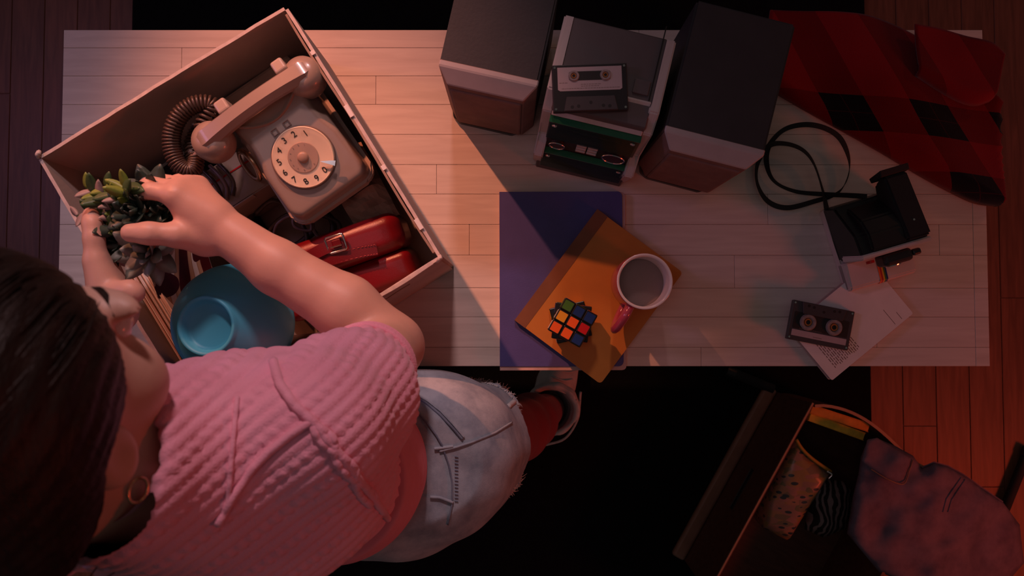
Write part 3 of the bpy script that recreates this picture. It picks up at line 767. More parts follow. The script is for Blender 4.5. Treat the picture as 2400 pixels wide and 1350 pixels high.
edge = WP([(1780, 185, .77), (1830, 217, .77), (1900, 258, .77), (1985, 305, .77), (2080, 358, .77), (2170, 412, .77), (2245, 452, .77), (2295, 474, .77), (2345, 482, .77)])
inner = WP([(1800, 30, .77), (1880, 35, .77), (1960, 40, .77), (2040, 50, .77), (2120, 80, .77), (2230, 150, .77), (2330, 230, .77), (2440, 320, .77), (2460, 420, .77)])
P, UVs = blanket_grid(edge, inner, 48, zf1)
bl_ = obj('blanket', grid_bm(P, 0.004, UVs), M['argyle'], None, smooth=True)
tag(bl_, 'red and black argyle blanket spread over the corner of the desk', 'blanket')
edge2 = WP([(2150, 176, .80), (2200, 205, .80), (2255, 236, .80), (2282, 250, .79), (2306, 245, .78)]); inner2 = WP([(2140, 60, .80), (2200, 70, .80), (2260, 90, .80), (2310, 110, .79), (2330, 140, .78)])
def zf2(p, t, s): return TZ+0.040+0.018*min(1, t*6)**0.5+0.006*nz((p.x*14, p.y*14, 4.0))
P, UVs = blanket_grid(edge2, inner2, 22, zf2, False)
obj('folded_corner', grid_bm(P, 0.004, UVs), M['argyle'], bl_, smooth=True, world=True)
# ================================================================== CARDBOARD BOX
HB = 0.222; ZR = TZ+HB
A, B, C = W(138, 341, ZR), W(709, -6, ZR), W(985, 632, ZR)
D = A+C-B
ctr = (A+B+C+D)/4
ex = ((B-A)+(C-D)).normalized(); rzb = math.atan2(ex.y, ex.x)
ey = Vector((-ex.y, ex.x, 0))
la = ((B-A).length+(C-D).length)/2; lb = ((C-B).length+(D-A).length)/2
cbx = thing('cardboard_box', 'open pale cardboard box on the desk holding an old telephone', 'box', (ctr.x, ctr.y, TZ+0.0006), rzb)
T = 0.0045; hx, hy = la/2, lb/2
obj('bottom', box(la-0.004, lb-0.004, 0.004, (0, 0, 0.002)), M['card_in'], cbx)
def wall_panel(p, q, out, name='side_panel'):
    """panel from p to q (local xy), outward normal out; slightly wavy torn rim"""
    n = 26; b = bmesh.new(); p, q, out = Vector((*p, 0)), Vector((*q, 0)), Vector((*out, 0)); rows = []
    for i in range(n+1):
        s = i/n; base = p.lerp(q, s)
        for_w = 0.0025*math.sin(math.pi*s)+0.0012*nz((s*7, p.x*9, p.y*5))
        top = HB-0.0012+0.0016*nz((s*14, q.x*7, 2.0))
        rows.append([b.verts.new(base+Vector((0, 0, 0.003))), b.verts.new(base+out*T+Vector((0, 0, 0.001))), b.verts.new(base+out*(T+for_w*0.8)+Vector((0, 0, HB*0.55))),
                     b.verts.new(base+out*(T+for_w*0.4)+Vector((0, 0, top))), b.verts.new(base+out*for_w*0.4+Vector((0, 0, top))), b.verts.new(base+out*for_w*0.8+Vector((0, 0, HB*0.55)))])
    for a, c in zip(rows, rows[1:]):
        for j in range(6):
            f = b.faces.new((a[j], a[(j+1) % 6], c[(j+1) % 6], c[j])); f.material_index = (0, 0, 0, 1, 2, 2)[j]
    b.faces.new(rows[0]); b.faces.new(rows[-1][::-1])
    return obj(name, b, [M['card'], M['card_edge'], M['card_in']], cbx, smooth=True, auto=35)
wl = wall_panel((-hx, hy-T), (-hx, -hy+T), (-1, 0)); wb = wall_panel((-hx, hy-T), (hx, hy-T), (0, 1))
wr = wall_panel((hx, -hy+T), (hx, hy-T), (1, 0)); wf = wall_panel((-hx, -hy+T), (hx, -hy+T), (0, -1))
# folded-over rim strips and scraps of white tape on the panel towards the desk middle
for k, (y0, y1, ins) in enumerate(((-hy+0.012, hy-0.01, 0.006),)):
    pts = [Vector((hx-0.001-0.0012*math.sin(9*t), y0+(y1-y0)*t, HB-0.004-0.001*math.sin(14*t))) for t in np.linspace(0, 1, 24)]
    obj('rim_fold', sweep(pts, [(-0.0012, -0.012), (0.0012, -0.012), (0.0022, 0.004), (-0.0010, 0.004)], up=(0, 0, 1)), M['kraft'], cbx, label='brown folded rim strip')
for yy, l_ in ((-hy+0.055, 0.016), (-hy+0.145, 0.007), (-hy+0.235, 0.018), (hy-0.075, 0.006)):
    obj('tape_scrap', box(0.0062, l_, 0.0012, (hx+0.0015, yy, HB+0.0008), 0.0003, 1), M['paper'], cbx, label='white tape scrap')
pts = [Vector((-hx+0.01+(la-0.02)*t, -hy+0.001+0.001*math.sin(20*t), HB+0.0006+0.0015*nz((t*18, 1, 1)))) for t in np.linspace(0, 1, 40)]
obj('torn_rim', sweep(pts, [(-0.003, -0.003), (0.0022, -0.003), (0.002, 0.0012), (-0.0026, 0.0010)], up=(0, 0, 1)), M['card_edge'], cbx, label='pale torn rim edge')
for cx_, cy_ in ((-hx, hy), (hx, -hy)):
    obj('torn_corner', tube([(cx_-0.004, cy_, HB-0.004), (cx_, cy_, HB+0.004), (cx_+0.003, cy_+0.004, HB+0.001), (cx_+0.002, cy_-0.001, HB+0.005)], 0.0028, 6), M['card_edge'], cbx, smooth=True)
# scuffed crease lines on the outer face of the front
for zz, xo in ((HB-0.022, 0.02), (HB-0.05, -0.03)):
    obj('crease', sweep([Vector((hx*0.1+xo+0.1*t, -hy-T-0.0004+0.0004*math.sin(t*9), zz+0.002*nz((t*5, zz*90, 0)))) for t in np.linspace(0, 1, 14)], circ(0.0009, 5)), M['kraft'], cbx)

# ================================================================== TELEPHONE (rests on the packed cables and papers)
dc = W(712, 369, 0.945)
pr = R(35)
PS = 0.90
ph = thing('telephone', 'beige rotary dial telephone lying in the cardboard box', 'telephone', (0, 0, 0), pr, rot=(R(-7), R(-1.5), pr))
fa = math.atan2(0.052, 0.132)
ph.location = dc - ph.rotation_euler.to_matrix() @ (PS*Vector((0.0, -0.102+0.068*math.cos(fa), 0.034+0.068*math.sin(fa))))
ph.scale = (PS, PS, PS)
hw0, hw1 = 0.072, 0.062
prof = [(-0.098, 0.0), (-0.106, 0.012), (-0.102, 0.034), (0.020, 0.082), (0.028, 0.084), (0.062, 0.084), (0.080, 0.064), (0.090, 0.0)]
fn = Vector((0, -math.sin(fa), math.cos(fa)))
ps_ = SDF((-0.09, -0.125, -0.01), (0.09, 0.11, 0.11), 0.0022)
ps_.rbox((0, -0.008, 0.034), (0.0725, 0.097, 0.052), 0.020, 0.0)
ps_.cut((0, -0.102, 0.034), fn, 0.007)
for s in (-1, 1): ps_.ell((s*0.098, 0.010, 0.075), (0.034, 0.060, 0.040), None, 0.008, 's')
def pw(V):
    k = np.clip(V[:, 2]/0.09, 0, 1); V = V.copy(); V[:, 0] *= 1-0.12*k; return V
sdf_local('body', ps_, M['phone'], ph, pw)
obj('base_rim', prism(roundrect(-0.0775, -0.110, 0.0775, 0.094, 0.024, 7), -0.003, 0.010, 0.003, 2), M['phone_lt'], ph, smooth=True, auto=35)
fa = math.atan2(0.052, 0.132)      # slope of the dial face
def face(x, y, up=0.0):            # local point on the dial face, y along the slope from the front
    return Vector((x, -0.102+y*math.cos(fa)-up*math.sin(fa), 0.034+y*math.sin(fa)+up*math.cos(fa)))
fr = Matrix.Rotation(fa, 3, 'X')
dl = bpy.data.objects.new('dial', None); link(dl, ph); dl.location = face(0.0, 0.068, 0.001); dl.rotation_euler = (fa, 0, 0)
bpy.data.objects.remove(dl)
b = lathe([(0, 0), (0.0465, 0), (0.0470, 0.004), (0.0455, 0.0062), (0.0435, 0.0056), (0, 0.0056)], 56)
dp = obj('dial', b, M['dial'], ph, smooth=True, auto=40); dp.location = face(0, 0.068, 0.0); dp.rotation_euler = (fa, 0, 0)
obj('dial_groove', torus(0.0478, 0.0012, (0, 0, 0.0015), 56, 6), M['ink_soft'], dp)
obj('inner_ring', lathe([(0, 0.0057), (0.0235, 0.0057), (0.0225, 0.0072), (0, 0.0072)], 40), M['dial_in'], dp, smooth=True, auto=40)
obj('hub_cap', lathe([(0, 0.0125), (0.006, 0.0122), (0.0082, 0.0105), (0.0088, 0.0072), (0, 0.0072)], 32), M['dial_in'], dp, smooth=True, auto=50)
# digits: 1 at the upper right, running round against the clock to 0
for k, ch in enumerate('1234567890'):
    a = R(47+k*27.5)
    t_ = text_bm(ch, 0.0135, 0.00025); t_.transform(Matrix.Translation((0.0365*math.cos(a), 0.0365*math.sin(a), 0.0060)))
    obj('numeral', t_, M['ink'], dp)
    t_ = text_bm(ch, 0.0042, 0.0002); t_.transform(Matrix.Translation((0.0192*math.cos(a), 0.0192*math.sin(a), 0.0074)))
    obj('small_numeral', t_, M['ink_soft'], dp)
hole = [ring_pts(0.0068, 16, (0.0365*math.cos(R(47+k*27.5)), 0.0365*math.sin(R(47+k*27.5)))) for k in range(10)]
b = holed(ring_pts(0.0440, 56), hole, 0.0006); b.transform(Matrix.Translation((0, 0, 0.0092)))
obj('finger_wheel', b, M['clear'], dp)
a = R(-38+30-8)
b = prism([(0.026, -0.0015), (0.049, -0.0045), (0.049, 0.0035), (0.044, 0.0030)], 0.0102, 0.0116); b.transform(Matrix.Rotation(R(-44), 4, 'Z'))
obj('finger_stop', b, M['chrome'], dp)
# square double emblem above the dial
for x_ in (-0.012, 0.010):
    b = torus(0.0062, 0.0012, (0, 0, 0), 4, 6); b.transform(Matrix.Rotation(R(45), 4, 'Z'))
    e_ = obj('emblem', b, M['ink_soft'], ph); e_.location = face(x_, 0.122, 0.0008); e_.rotation_euler = (fa, 0, 0)
# cradle lip and prongs under the handset
pts = [Vector((x_, 0.024+0.020*(abs(x_)/0.05)**2, 0.080+0.004*(abs(x_)/0.05))) for x_ in np.linspace(-0.052, 0.052, 16)]
obj('cradle_lip', sweep(pts, [(-0.001, -0.010), (0.001, -0.010), (0.001, 0.008), (-0.001, 0.008)], up=(0, 0, 1)), M['phone'], ph, smooth=True, auto=40)
for s in (-1, 1):
    obj('cradle_prong', box(0.020, 0.022, 0.030, (s*0.052, 0.078, 0.098), 0.004, 3), M['phone_lt'], ph)
# handset: faceted bar with two round cups
hz = 0.102; hl = 0.106; ox = -0.012
hs = bmesh.new()
pts = [Vector((x_+ox, 0.053, hz+0.013*(1-(x_/hl)**2)-0.004)) for x_ in np.linspace(-hl+0.010, hl-0.010, 25)]
rad = [(0.80+0.22*(abs(x_)/hl)**3)*(1.0 if abs(x_) < 0.95*hl else 0.7) for x_ in np.linspace(-1*hl, hl, 25)]
octo = [(-0.019, 0.001), (-0.011, 0.012), (0.011, 0.012), (0.019, 0.001), (0.016, -0.012), (-0.016, -0.012)]
sweep(pts, octo, hs, radii=rad, up=(0, 0, 1))
hso = obj('handset', hs, M['phone'], ph, smooth=True, auto=25)
for s in (-1, 1):
    b = lathe([(0, 0.014), (0.016, 0.013), (0.027, 0.006), (0.031, -0.006), (0.0305, -0.024), (0.027, -0.031), (0, -0.032)], 36); b.transform(Matrix.Translation((s*(hl-0.021)+ox, 0.053, hz-0.006)))
    obj('earpiece' if s < 0 else 'mouthpiece', b, M['phone'], hso, smooth=True, auto=50)
# coiled cord from the handset round to the body
cp_ = path(WP([(490, 352, .955), (476, 300, .95), (500, 250, .95), (462, 244, .955), (424, 268, .955), (404, 310, .95), (404, 352, .945), (420, 388, .94), (446, 402, .935), (458, 380, .93), (452, 340, .925), (470, 300, .92)]), 44)
hp2 = []; N = None
for i, p in enumerate(cp_):
    Tn = (cp_[min(i+1, len(cp_)-1)]-cp_[max(i-1, 0)]).normalized(); N = Tn.cross(Vector((0, 0, 1))) if N is None else (N-Tn*N.dot(Tn)); N.normalize(); Bn = Tn.cross(N)
    a = i*2*math.pi/8.0; rr = 0.0105*min(1, i/30)
    hp2.append(p+N*rr*math.cos(a)+Bn*rr*math.sin(a))
obj('coiled_cord', sweep(hp2, circ(0.0024, 5)), M['cord'], ph, smooth=True, world=True)
obj('straight_cord', tube(WP([(478, 300, .92), (458, 330, .925), (448, 372, .925), (458, 405, .92), (468, 440, .90), (480, 480, .86)]), 0.0030, 8), M['cord'], ph, smooth=True, world=True, label='straight brown end of the cord')
obj('cord_boot', tube(WP([(446, 352, .935), (452, 366, .935), (462, 360, .935), (464, 346, .935)]), 0.0045, 8), M['cord_lt'], ph, smooth=True, world=True)

# ================================================================== SMALL THINGS UNDER THE TELEPHONE
pk = W(545, 420, 0.875)
wbx = thing('junction_box', 'small brown chamfered plastic box beneath the telephone earpiece', 'box', (pk.x, pk.y, 0.757), R(33))
obj('case', prism([(-0.048, -0.026), (-0.040, -0.034), (0.048, -0.034), (0.048, 0.034), (-0.048, 0.034)], 0, 0.113, 0.002, 2), M['phone'], wbx)
obj('chamfer_strip', prism([(-0.0490, 0.010), (-0.0490, -0.027), (-0.0405, -0.0352), (0.012, -0.0352), (0.012, -0.0335), (-0.0395, -0.0335), (-0.047, -0.0262), (-0.047, 0.010)], 0.099, 0.1135), M['phone_lt'], wbx)
obj('red_line', box(0.07, 0.002, 0.001, (0.0, 0.012, 0.1135)), M['st_red'], wbx, label='red line')
for i in range(3):
    b = tube([(-0.030+i*0.012, 0.036, 0.117), (-0.024+i*0.012, 0.012, 0.123), (-0.026+i*0.012, -0.006, 0.118), (-0.034+i*0.010, -0.020, 0.116)], 0.003, 6)
    obj('wire', b, M['cord'] if i != 1 else M['cord_lt'], wbx, smooth=True)
rg = W(573, 381, 0.925)
bn = thing('brass_ring', 'shiny brass ring leaning against the side of the telephone', 'ring', (rg.x, rg.y, 0.905), rot=(R(62), R(18), R(-58)))
obj('ring_band', torus(0.024, 0.0030, (0, 0, 0), 40, 8), M['brass'], bn, smooth=True)
obj('ring_lip', torus(0.0205, 0.0014, (0, 0, 0.002), 40, 6), M['phone_lt'], bn, smooth=True)
# packed brown cables that carry the telephone
def cable(label, pts, r, m='cord', name='cable'):
    o = obj(name, tube(WP(pts), r, 8), M[m], None, smooth=True); tag(o, label, 'cable', 'loose cables in the box'); return o
cable('brown cable looping below the front of the telephone in the box', [(600, 500, .80), (640, 470, .81), (690, 500, .82), (720, 560, .82), (690, 600, .81), (640, 590, .80), (630, 545, .81), (670, 505, .825), (730, 500, .83), (790, 520, .82), (800, 560, .81)], 0.0036)
cable('thick brown cable coiled against the floor of the box', [(560, 520, .785), (620, 560, .785), (700, 600, .787), (760, 580, .787), (780, 520, .787), (720, 470, .787), (640, 460, .787), (590, 500, .79), (600, 560, .795), (680, 580, .797), (740, 540, .797)], 0.0055)
cable('thin grey cable curving beside the red bag', [(640, 560, .84), (650, 525, .848), (685, 505, .85), (722, 512, .85), (728, 540, .845), (690, 530, .852), (688, 495, .85)], 0.0024, 'cord_lt')
cable('short grey cable under the corner of the telephone', [(735, 495, .845), (733, 520, .845), (738, 545, .84), (760, 565, .83)], 0.0026, 'cord_lt')
# a folded brown paper bag filling the corner behind the phone
pg = W(842, 440, 0.86)
pbg = thing('paper_bag', 'crumpled brown paper bag wedged between telephone and box', 'bag', (pg.x, pg.y, 0.76), R(-62))
P = []
for i in range(15):
    row = []
    for j in range(11):
        x_, y_ = -0.062+0.124*i/14, -0.034+0.068*j/10
        row.append(Vector((x_, y_, 0.10+0.020*nz((x_*26, y_*30, 3.0))+0.012*abs(nz((x_*60, y_*50, 9.0)))-0.9*max(0, abs(y_)-0.022)-0.5*max(0, abs(x_)-0.05))))
    P.append(row)
obj('folded_top', grid_bm(P, 0.0012), M['kraft'], pbg)
obj('paper_sides', prism([(-0.060, -0.032), (0.060, -0.032), (0.060, 0.032), (-0.060, 0.032)], 0.0, 0.082, 0.004, 2), M['kraft'], pbg)
# a block of packed papers that lifts the telephone
pp = W(690, 350, 0.80)
pk_ = thing('paper_parcel', 'brown paper parcel lying under the telephone', 'parcel', (pp.x+0.006, pp.y+0.02, TZ+0.0052), pr)
obj('parcel_body', box(0.128, 0.190, 0.099, (0, 0, 0.0495), 0.006, 2), M['kraft'], pk_)
obj('parcel_tape', box(0.130, 0.030, 0.1000, (0, 0.01, 0.0497), 0.006, 2), M['card'], pk_)

# ================================================================== RED LEATHER BAG
cr = W(822, 612, 0.890)
rb = thing('handbag', 'red leather bag with a silver buckle in the cardboard box', 'bag', (cr.x-0.019, cr.y+0.003, 0.760), R(19.5), rot=(R(6), R(0), R(19.5)))
bw, bd, bh = 0.205, 0.108, 0.130
bs_ = SDF((-bw/2-0.01, -bd/2-0.015, -0.01), (bw/2+0.01, bd/2+0.01, bh+0.02), 0.0024)
bs_.rbox((0, bd*0.24, bh/2), (bw/2, bd*0.27, bh/2), 0.021, 0.0)
sdf_local('body', bs_, M['red_l'], rb, lambda V: V+np.stack([0*V[:, 0], 0*V[:, 0], 0.006*np.cos(V[:, 0]*15)*(V[:, 2] > 0.09)], 1))
bs_ = SDF((-bw/2-0.01, -bd/2-0.015, -0.01), (bw/2+0.01, bd/2+0.01, bh+0.02), 0.0024)
bs_.rbox((0, -bd*0.262, bh/2-0.002), (bw/2-0.001, bd*0.235, bh/2-0.002), 0.015, 0.0)
sdf_local('lower_panel', bs_, M['red_l'], rb)
inv = rootmat(rb).inverted()
def onbag(px, py, up=0.0):
    d = ray(px, py); o = CAM; q0 = inv @ o; q1 = inv @ (o+d); dd = q1-q0; t_ = (bh+up-q0.z)/dd.z; return q0+dd*t_
def strap_(pxs, wid, name, m, up0=0.0062, lift=None, th=0.0011):
    q = path([onbag(x_, y_, up0+(lift[i] if lift else 0)) for i, (x_, y_) in enumerate(pxs)], 6)
    return obj(name, sweep(q, [(-wid/2, -th), (wid/2, -th), (wid/2, th), (-wid/2, th)], up=(0, 0, 1)), M[m], rb)
s1 = strap_([(690, 625), (725, 602), (760, 583), (805, 568)], 0.017, 'strap', 'red_d', 0.007, [0.002, 0.004, 0.004, 0.001])
s2 = strap_([(700, 640), (745, 618), (800, 602), (850, 590), (884, 584)], 0.0165, 'tongue', 'red_d', 0.006, [0.0, 0.002, 0.002, 0.001, 0.0])
for dy in (-10.5, 10.5):
    q = [onbag(x_+dy*0.3, y_+dy, 0.0088) for x_, y_ in ((742, 619), (800, 602), (850, 590), (882, 584))]
    q = path(q, 9)
    st2 = bmesh.new()
    for a_, c_ in zip(q[::2], q[1::2]): sweep([a_, c_], circ(0.0005, 4), st2)
    tag(obj('stitching', st2, M['thread'], s2), kind='stuff')
bc = onbag(787, 571, 0.012)
bk = bpy.data.objects.new('x', None); bpy.data.objects.remove(bk)
b = sweep([Vector((x_, y_, 0)) for x_, y_ in roundrect(-0.0135, -0.0115, 0.0135, 0.0115, 0.003, 3)]+[Vector((0.0135, 0.0085, 0)), Vector((0.0132, 0.0090, 0))], circ(0.0017, 8))
bu = obj('buckle', b, M['chrome'], rb, smooth=True); bu.location = bc; bu.rotation_euler = (R(4), R(-6), R(-3))
obj('buckle_loop', box(0.0135, 0.012, 0.004, (0.0015, 0, 0.0005), 0.0018, 2), M['red_d'], bu, label='red leather loop')
obj('buckle_pin', box(0.018, 0.0016, 0.0016, (0.0, -0.0035, 0.0028), 0.0004, 1), M['chrome'], bu)
for x_, y_ in ((-0.0175, -0.004), (-0.0165, -0.0115)): obj('rivet', lathe([(0, 0.002), (0.0014, 0.0015), (0.002, 0)], 10), M['chrome'], bu).location = (x_, y_, -0.003)
tg = [onbag(x_, y_, 0.010) for x_, y_ in ((778, 655), (797, 636), (806, 640), (822, 672), (830, 690), (800, 706))]
b = prism([(p.x, p.y) for p in tg], bh+0.010, bh+0.0112, 0.0004, 1)
obj('luggage_tag', b, M['paper_old'], rb, label='grey card tag')

# ================================================================== BLUE BOWL, upside down
ZB = 0.955; hbw = 0.088
fc = W(484, 755, ZB+hbw)
bo = thing('bowl', 'turquoise plastic bowl turned upside down in the cardboard box', 'bowl', (fc.x+0.006, fc.y-0.002, ZB), rot=(R(2), R(-5), 0))
rr_ = 0.0800; rf = 0.0360
prf = [(rr_-0.004, 0.0), (rr_, 0.0), (rr_+0.0005, 0.004), (rr_-0.001, 0.018), (rr_-0.006, 0.036), (rr_-0.013, 0.051), (rr_-0.023, 0.064), (rr_-0.032, 0.073), (rf+0.005, 0.0800), (rf+0.0025, 0.0825), (rf+0.0015, hbw-0.001), (rf, hbw), (rf-0.002, hbw-0.0003), (rf-0.004, hbw-0.003), (rf-0.006, 0.0770), (rf-0.010, 0.0750), (0, 0.0750)]
obj('shell', lathe(prf, 72), M['blue_p'], bo, smooth=True)
obj('inner_wall', lathe([(0, 0.070), (rf-0.004, 0.070), (rr_-0.036, 0.066), (rr_-0.010, 0.036), (rr_-0.004, 0.0)], 48), M['blue_p'], bo, smooth=True)
# carton that carries the bowl
qd = W(600, 760, 0.85)
ct_ = thing('carton', 'plain brown carton under the turquoise bowl', 'box', cbx.matrix_basis @ Vector((-0.091, -0.122, 0.0046)), rzb)
obj('carton_body', box(0.076, 0.104, 0.196, (0, 0, 0.098), 0.002, 1), M['kraft'], ct_)
obj('carton_flap', box(0.036, 0.102, 0.0016, (0.019, 0, 0.1970), 0.0003, 1), M['card_in'], ct_)

# ================================================================== MAGAZINES STANDING ALONG THE SIDE
dmag = Vector((W(500, 912, .93)-W(318, 612, .93))); dmag.z = 0; Lm = 0.185; dmag.normalize(); nmag = Vector((-dmag.y, dmag.x, 0))
if nmag.x < 0: nmag = -nmag
m0 = W(295, 642, .935); off = 0.0
mats_ = ['pages', 'paper_old', 'pages', 'pages', 'paper_old', 'pages', 'paper_old']
for k in range(7):
    th = 0.58*[0.0062, 0.0035, 0.0075, 0.0040, 0.0055, 0.0045, 0.0070][k]; zt = [0.930, 0.934, 0.936, 0.933, 0.930, 0.926, 0.928][k]
    p = m0+nmag*(off+th/2)+dmag*(Lm/2+random.uniform(-0.006, 0.004)); off += th+0.0006
    h_ = zt-TZ-0.0056
    lab = ['magazine standing in the box closest to its outer side', 'thin magazine standing second from the side of the box', 'thick magazine standing third from the side of the box', 'magazine standing fourth from the side of the box', 'magazine standing fifth from the side of the box', 'magazine standing sixth from the side of the box', 'thick magazine standing next to the carton and bowl'][k]
    mgz = thing('magazine', lab, 'magazine', (p.x, p.y, TZ+0.0056), math.atan2(dmag.y, dmag.x), 'magazines standing in the box')
    obj('page_block', box(Lm-0.002, th-0.0014, h_-0.001, (0, 0, h_/2), 0.0003, 1), M[mats_[k]], mgz)
    for s in (-1, 1): obj('cover', box(Lm, 0.0006, h_, (0, s*(th/2-0.0003), h_/2)), M['paper'] if (k+s) % 3 else M['nb_spine'], mgz)
# illustrated magazine lying open-faced between them and the bowl
def stripes():
    t = NT('cover_print'); co = t.n('ShaderNodeTexCoord'); mp = t.n('ShaderNodeMapping'); t.l(co.outputs['Object'], mp.inputs[0]); mp.inputs['Rotation'].default_value = (0, 0, R(12))
    nzz = t.n('ShaderNodeTexNoise', i_Scale=18.0, i_Detail=1.0); t.l(mp.outputs[0], nzz.inputs['Vector'])
    wv = t.n('ShaderNodeTexWave', wave_type='BANDS', bands_direction='Y', i_Scale=11.0, i_Distortion=2.2, i_Detail=1.0); wv.inputs['Detail Scale'].default_value = 1.2; t.l(mp.outputs[0], wv.inputs['Vector'])
    c = t.ramp(wv.outputs[0], [(0.0, (0.08, 0.006, 0.010)), (0.34, (0.11, 0.008, 0.012)), (0.38, (0.60, 0.36, 0.22)), (0.80, (0.48, 0.27, 0.16)), (0.90, (0.78, 0.68, 0.62))])
    for e in c.node.color_ramp.elements: pass
    c.node.color_ramp.interpolation = 'CONSTANT'
    c2 = t.ramp(nzz.outputs[0], [(0.0, (0, 0, 0)), (0.60, (1, 1, 1))]); c2.node.color_ramp.interpolation = 'CONSTANT'
    t.l(t.mix(c2, c, (0.07, 0.005, 0.010)), t.b.inputs['Base Color']); setin(t.b, 'Roughness', 0.35)
    return t.m
M['print'] = stripes()
quad = WP([(350, 600, .955), (470, 585, .93), (500, 690, .885), (412, 770, .91)])
im = (quad[0]+quad[1]+quad[2]+quad[3])/4
axx = ((quad[3]-quad[0])+(quad[2]-quad[1])).normalized(); axy = (quad[1]-quad[0]); axz = axx.cross(axy).normalized(); axy = axz.cross(axx)
rm = Matrix((axx, axy, axz)).transposed()
mg2 = thing('magazine', 'glossy magazine with a dark red and cream printed cover', 'magazine', im, rot=rm.to_euler())
if axz.z < 0: pass
obj('page_block', box(0.120, 0.078, 0.004, (0, 0, -0.0026), 0.0003, 1), M['paper'], mg2)
obj('front_cover', box(0.121, 0.079, 0.0007, (0, 0, 0.0)), M['print'], mg2)
obj('back_cover', box(0.121, 0.079, 0.0007, (0, 0, -0.0052)), M['paper'], mg2)
# dark books at the near corner of the box
for k in range(2):
    p = cbx.matrix_basis @ Vector((-hx+0.036+k*0.0165, -hy+0.055, 0)); th = 0.016
    bk_ = thing('book', ['dark book standing behind the magazines near the front of the box', 'second dark book standing in the front corner of the box'][k], 'book', (p.x, p.y, TZ+0.0056), rzb+R(90), 'dark books in the box')
    obj('page_block', box(0.075, th-0.003, 0.138, (0, 0, 0.070), 0.0003, 1), M['pages'], bk_)
    for s in (-1, 1): obj('cover', box(0.078, 0.0015, 0.142, (0, s*(th/2-0.00075), 0.071)), M['spk_top'], bk_)

# added black sheet standing in for the shade in this corner of the box
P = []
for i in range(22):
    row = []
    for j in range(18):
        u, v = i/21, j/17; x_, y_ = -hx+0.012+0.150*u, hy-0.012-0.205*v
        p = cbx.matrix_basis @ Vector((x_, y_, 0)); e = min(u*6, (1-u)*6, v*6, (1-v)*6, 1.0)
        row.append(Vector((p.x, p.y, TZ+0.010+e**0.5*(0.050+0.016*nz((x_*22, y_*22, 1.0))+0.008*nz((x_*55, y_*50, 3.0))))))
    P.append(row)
ctx = obj('shade_sheet', grid_bm(P, 0.003), M['blk_m'], None, smooth=True)
tag(ctx, 'added black sheet for the shade in the corner of the cardboard box', 'cloth')
# ================================================================== PERSON
Cn = W(8, 975, 1.47)
Fh = Vector((0.24, 0.80, -0.55)).normalized(); Uh = Vector((0.05, 0.55, 0.83)); Uh = (Uh-Fh*Uh.dot(Fh)).normalized(); Rh = Fh.cross(Uh)
HM = Matrix((Rh, Fh, Uh)).transposed()
def hd_(x, y, z): return Cn+Rh*x+Fh*y+Uh*z
nk = W(292, 1090, 1.365); ches = W(570, 1100, 1.20); wst = W(790, 1110, 1.0); pel = W(868, 1075, 0.88)
shR = W(735, 1000, 1.28); shL = nk+Vector((-0.125, -0.045, -0.055))
elR = W(915, 812, 1.035); wrR = W(503, 523, 1.072)
elL = W(120, 880, 1.16); wrL = W(268, 735, 1.085)
hpR = pel+Vector((0.092, 0.0, -0.03)); hpL = pel+Vector((-0.092, 0, -0.03))
knR = W(1212, 1006, 0.48); anR = W(1287, 958, 0.12)
knL = hpL+Vector((-0.01, 0.03, -0.38)); anL = Vector((hpL.x-0.02, hpL.y-0.02, 0.10))

sd = SDF((-0.62, -0.52, 0.0), (0.28, 0.22, 1.68), 0.0036)
# skull, face, neck
sd.ell(hd_(0, -0.012, 0.028), (0.074, 0.094, 0.088), HM, 0.02)
sd.ell(hd_(0, 0.030, -0.035), (0.058, 0.066, 0.080), HM, 0.025)
sd.ell(hd_(0, 0.070, -0.098), (0.024, 0.020, 0.020), HM, 0.02)
for s in (-1, 1):
    sd.ell(hd_(s*0.042, 0.056, -0.035), (0.026, 0.028, 0.030), HM, 0.02)
    sd.ell(hd_(s*0.033, 0.096, 0.004), (0.017, 0.012, 0.011), HM, 0.010, 's')
    sd.ell(hd_(s*0.030, 0.086, 0.022), (0.026, 0.012, 0.008), HM, 0.012)
    sd.ell(hd_(s*0.074, -0.004, -0.012), (0.010, 0.020, 0.033), HM, 0.006)
    sd.ell(hd_(s*0.086, -0.004, -0.012), (0.007, 0.012, 0.020), HM, 0.004, 's')
sd.cone(hd_(0, 0.090, 0.010), 0.008, hd_(0, 0.114, -0.030), 0.011, 0.008)
for s in (-1, 1): sd.ell(hd_(s*0.011, 0.101, -0.034), (0.008, 0.009, 0.007), HM, 0.006)
sd.ell(hd_(0, 0.092, -0.060), (0.022, 0.009, 0.006), HM, 0.005); sd.ell(hd_(0, 0.089, -0.071), (0.019, 0.010, 0.007), HM, 0.005)
sd.cone(nk, 0.050, hd_(0, -0.034, -0.050), 0.048, 0.025)
# trunk
sd.chain([nk+Vector((0, 0, -0.02)), ches, wst, pel], [0.058, 0.092, 0.084, 0.104], 0.03)
sd.cone(shR, 0.050, shL, 0.050, 0.05); sd.cone(ches+Vector((0.05, 0, 0)), 0.085, ches+Vector((-0.05, -0.072, 0)), 0.075, 0.04)
for s in (-1, 1): sd.ell(ches+Vector((s*0.062, 0.062+0.026*(s-1), 0.0)), (0.050, 0.042, 0.050), None, 0.03)
sd.cone(hpR, 0.088, hpL, 0.088, 0.03)
# arms
sd.chain([shR, (shR+elR)/2+Vector((0.004, 0, 0)), elR], [0.050, 0.045, 0.040], 0.02)
fq = elR.lerp(wrR, 0.28)+Vector((0.004, 0.006, 0))
sd.chain([elR, fq, elR.lerp(wrR, 0.65), wrR], [0.040, 0.0395, 0.0325, 0.0255], 0.012)
sd.chain([shL, elL], [0.050, 0.038], 0.02); sd.chain([elL, elL.lerp(wrL, 0.4), wrL], [0.038, 0.034, 0.025], 0.012)
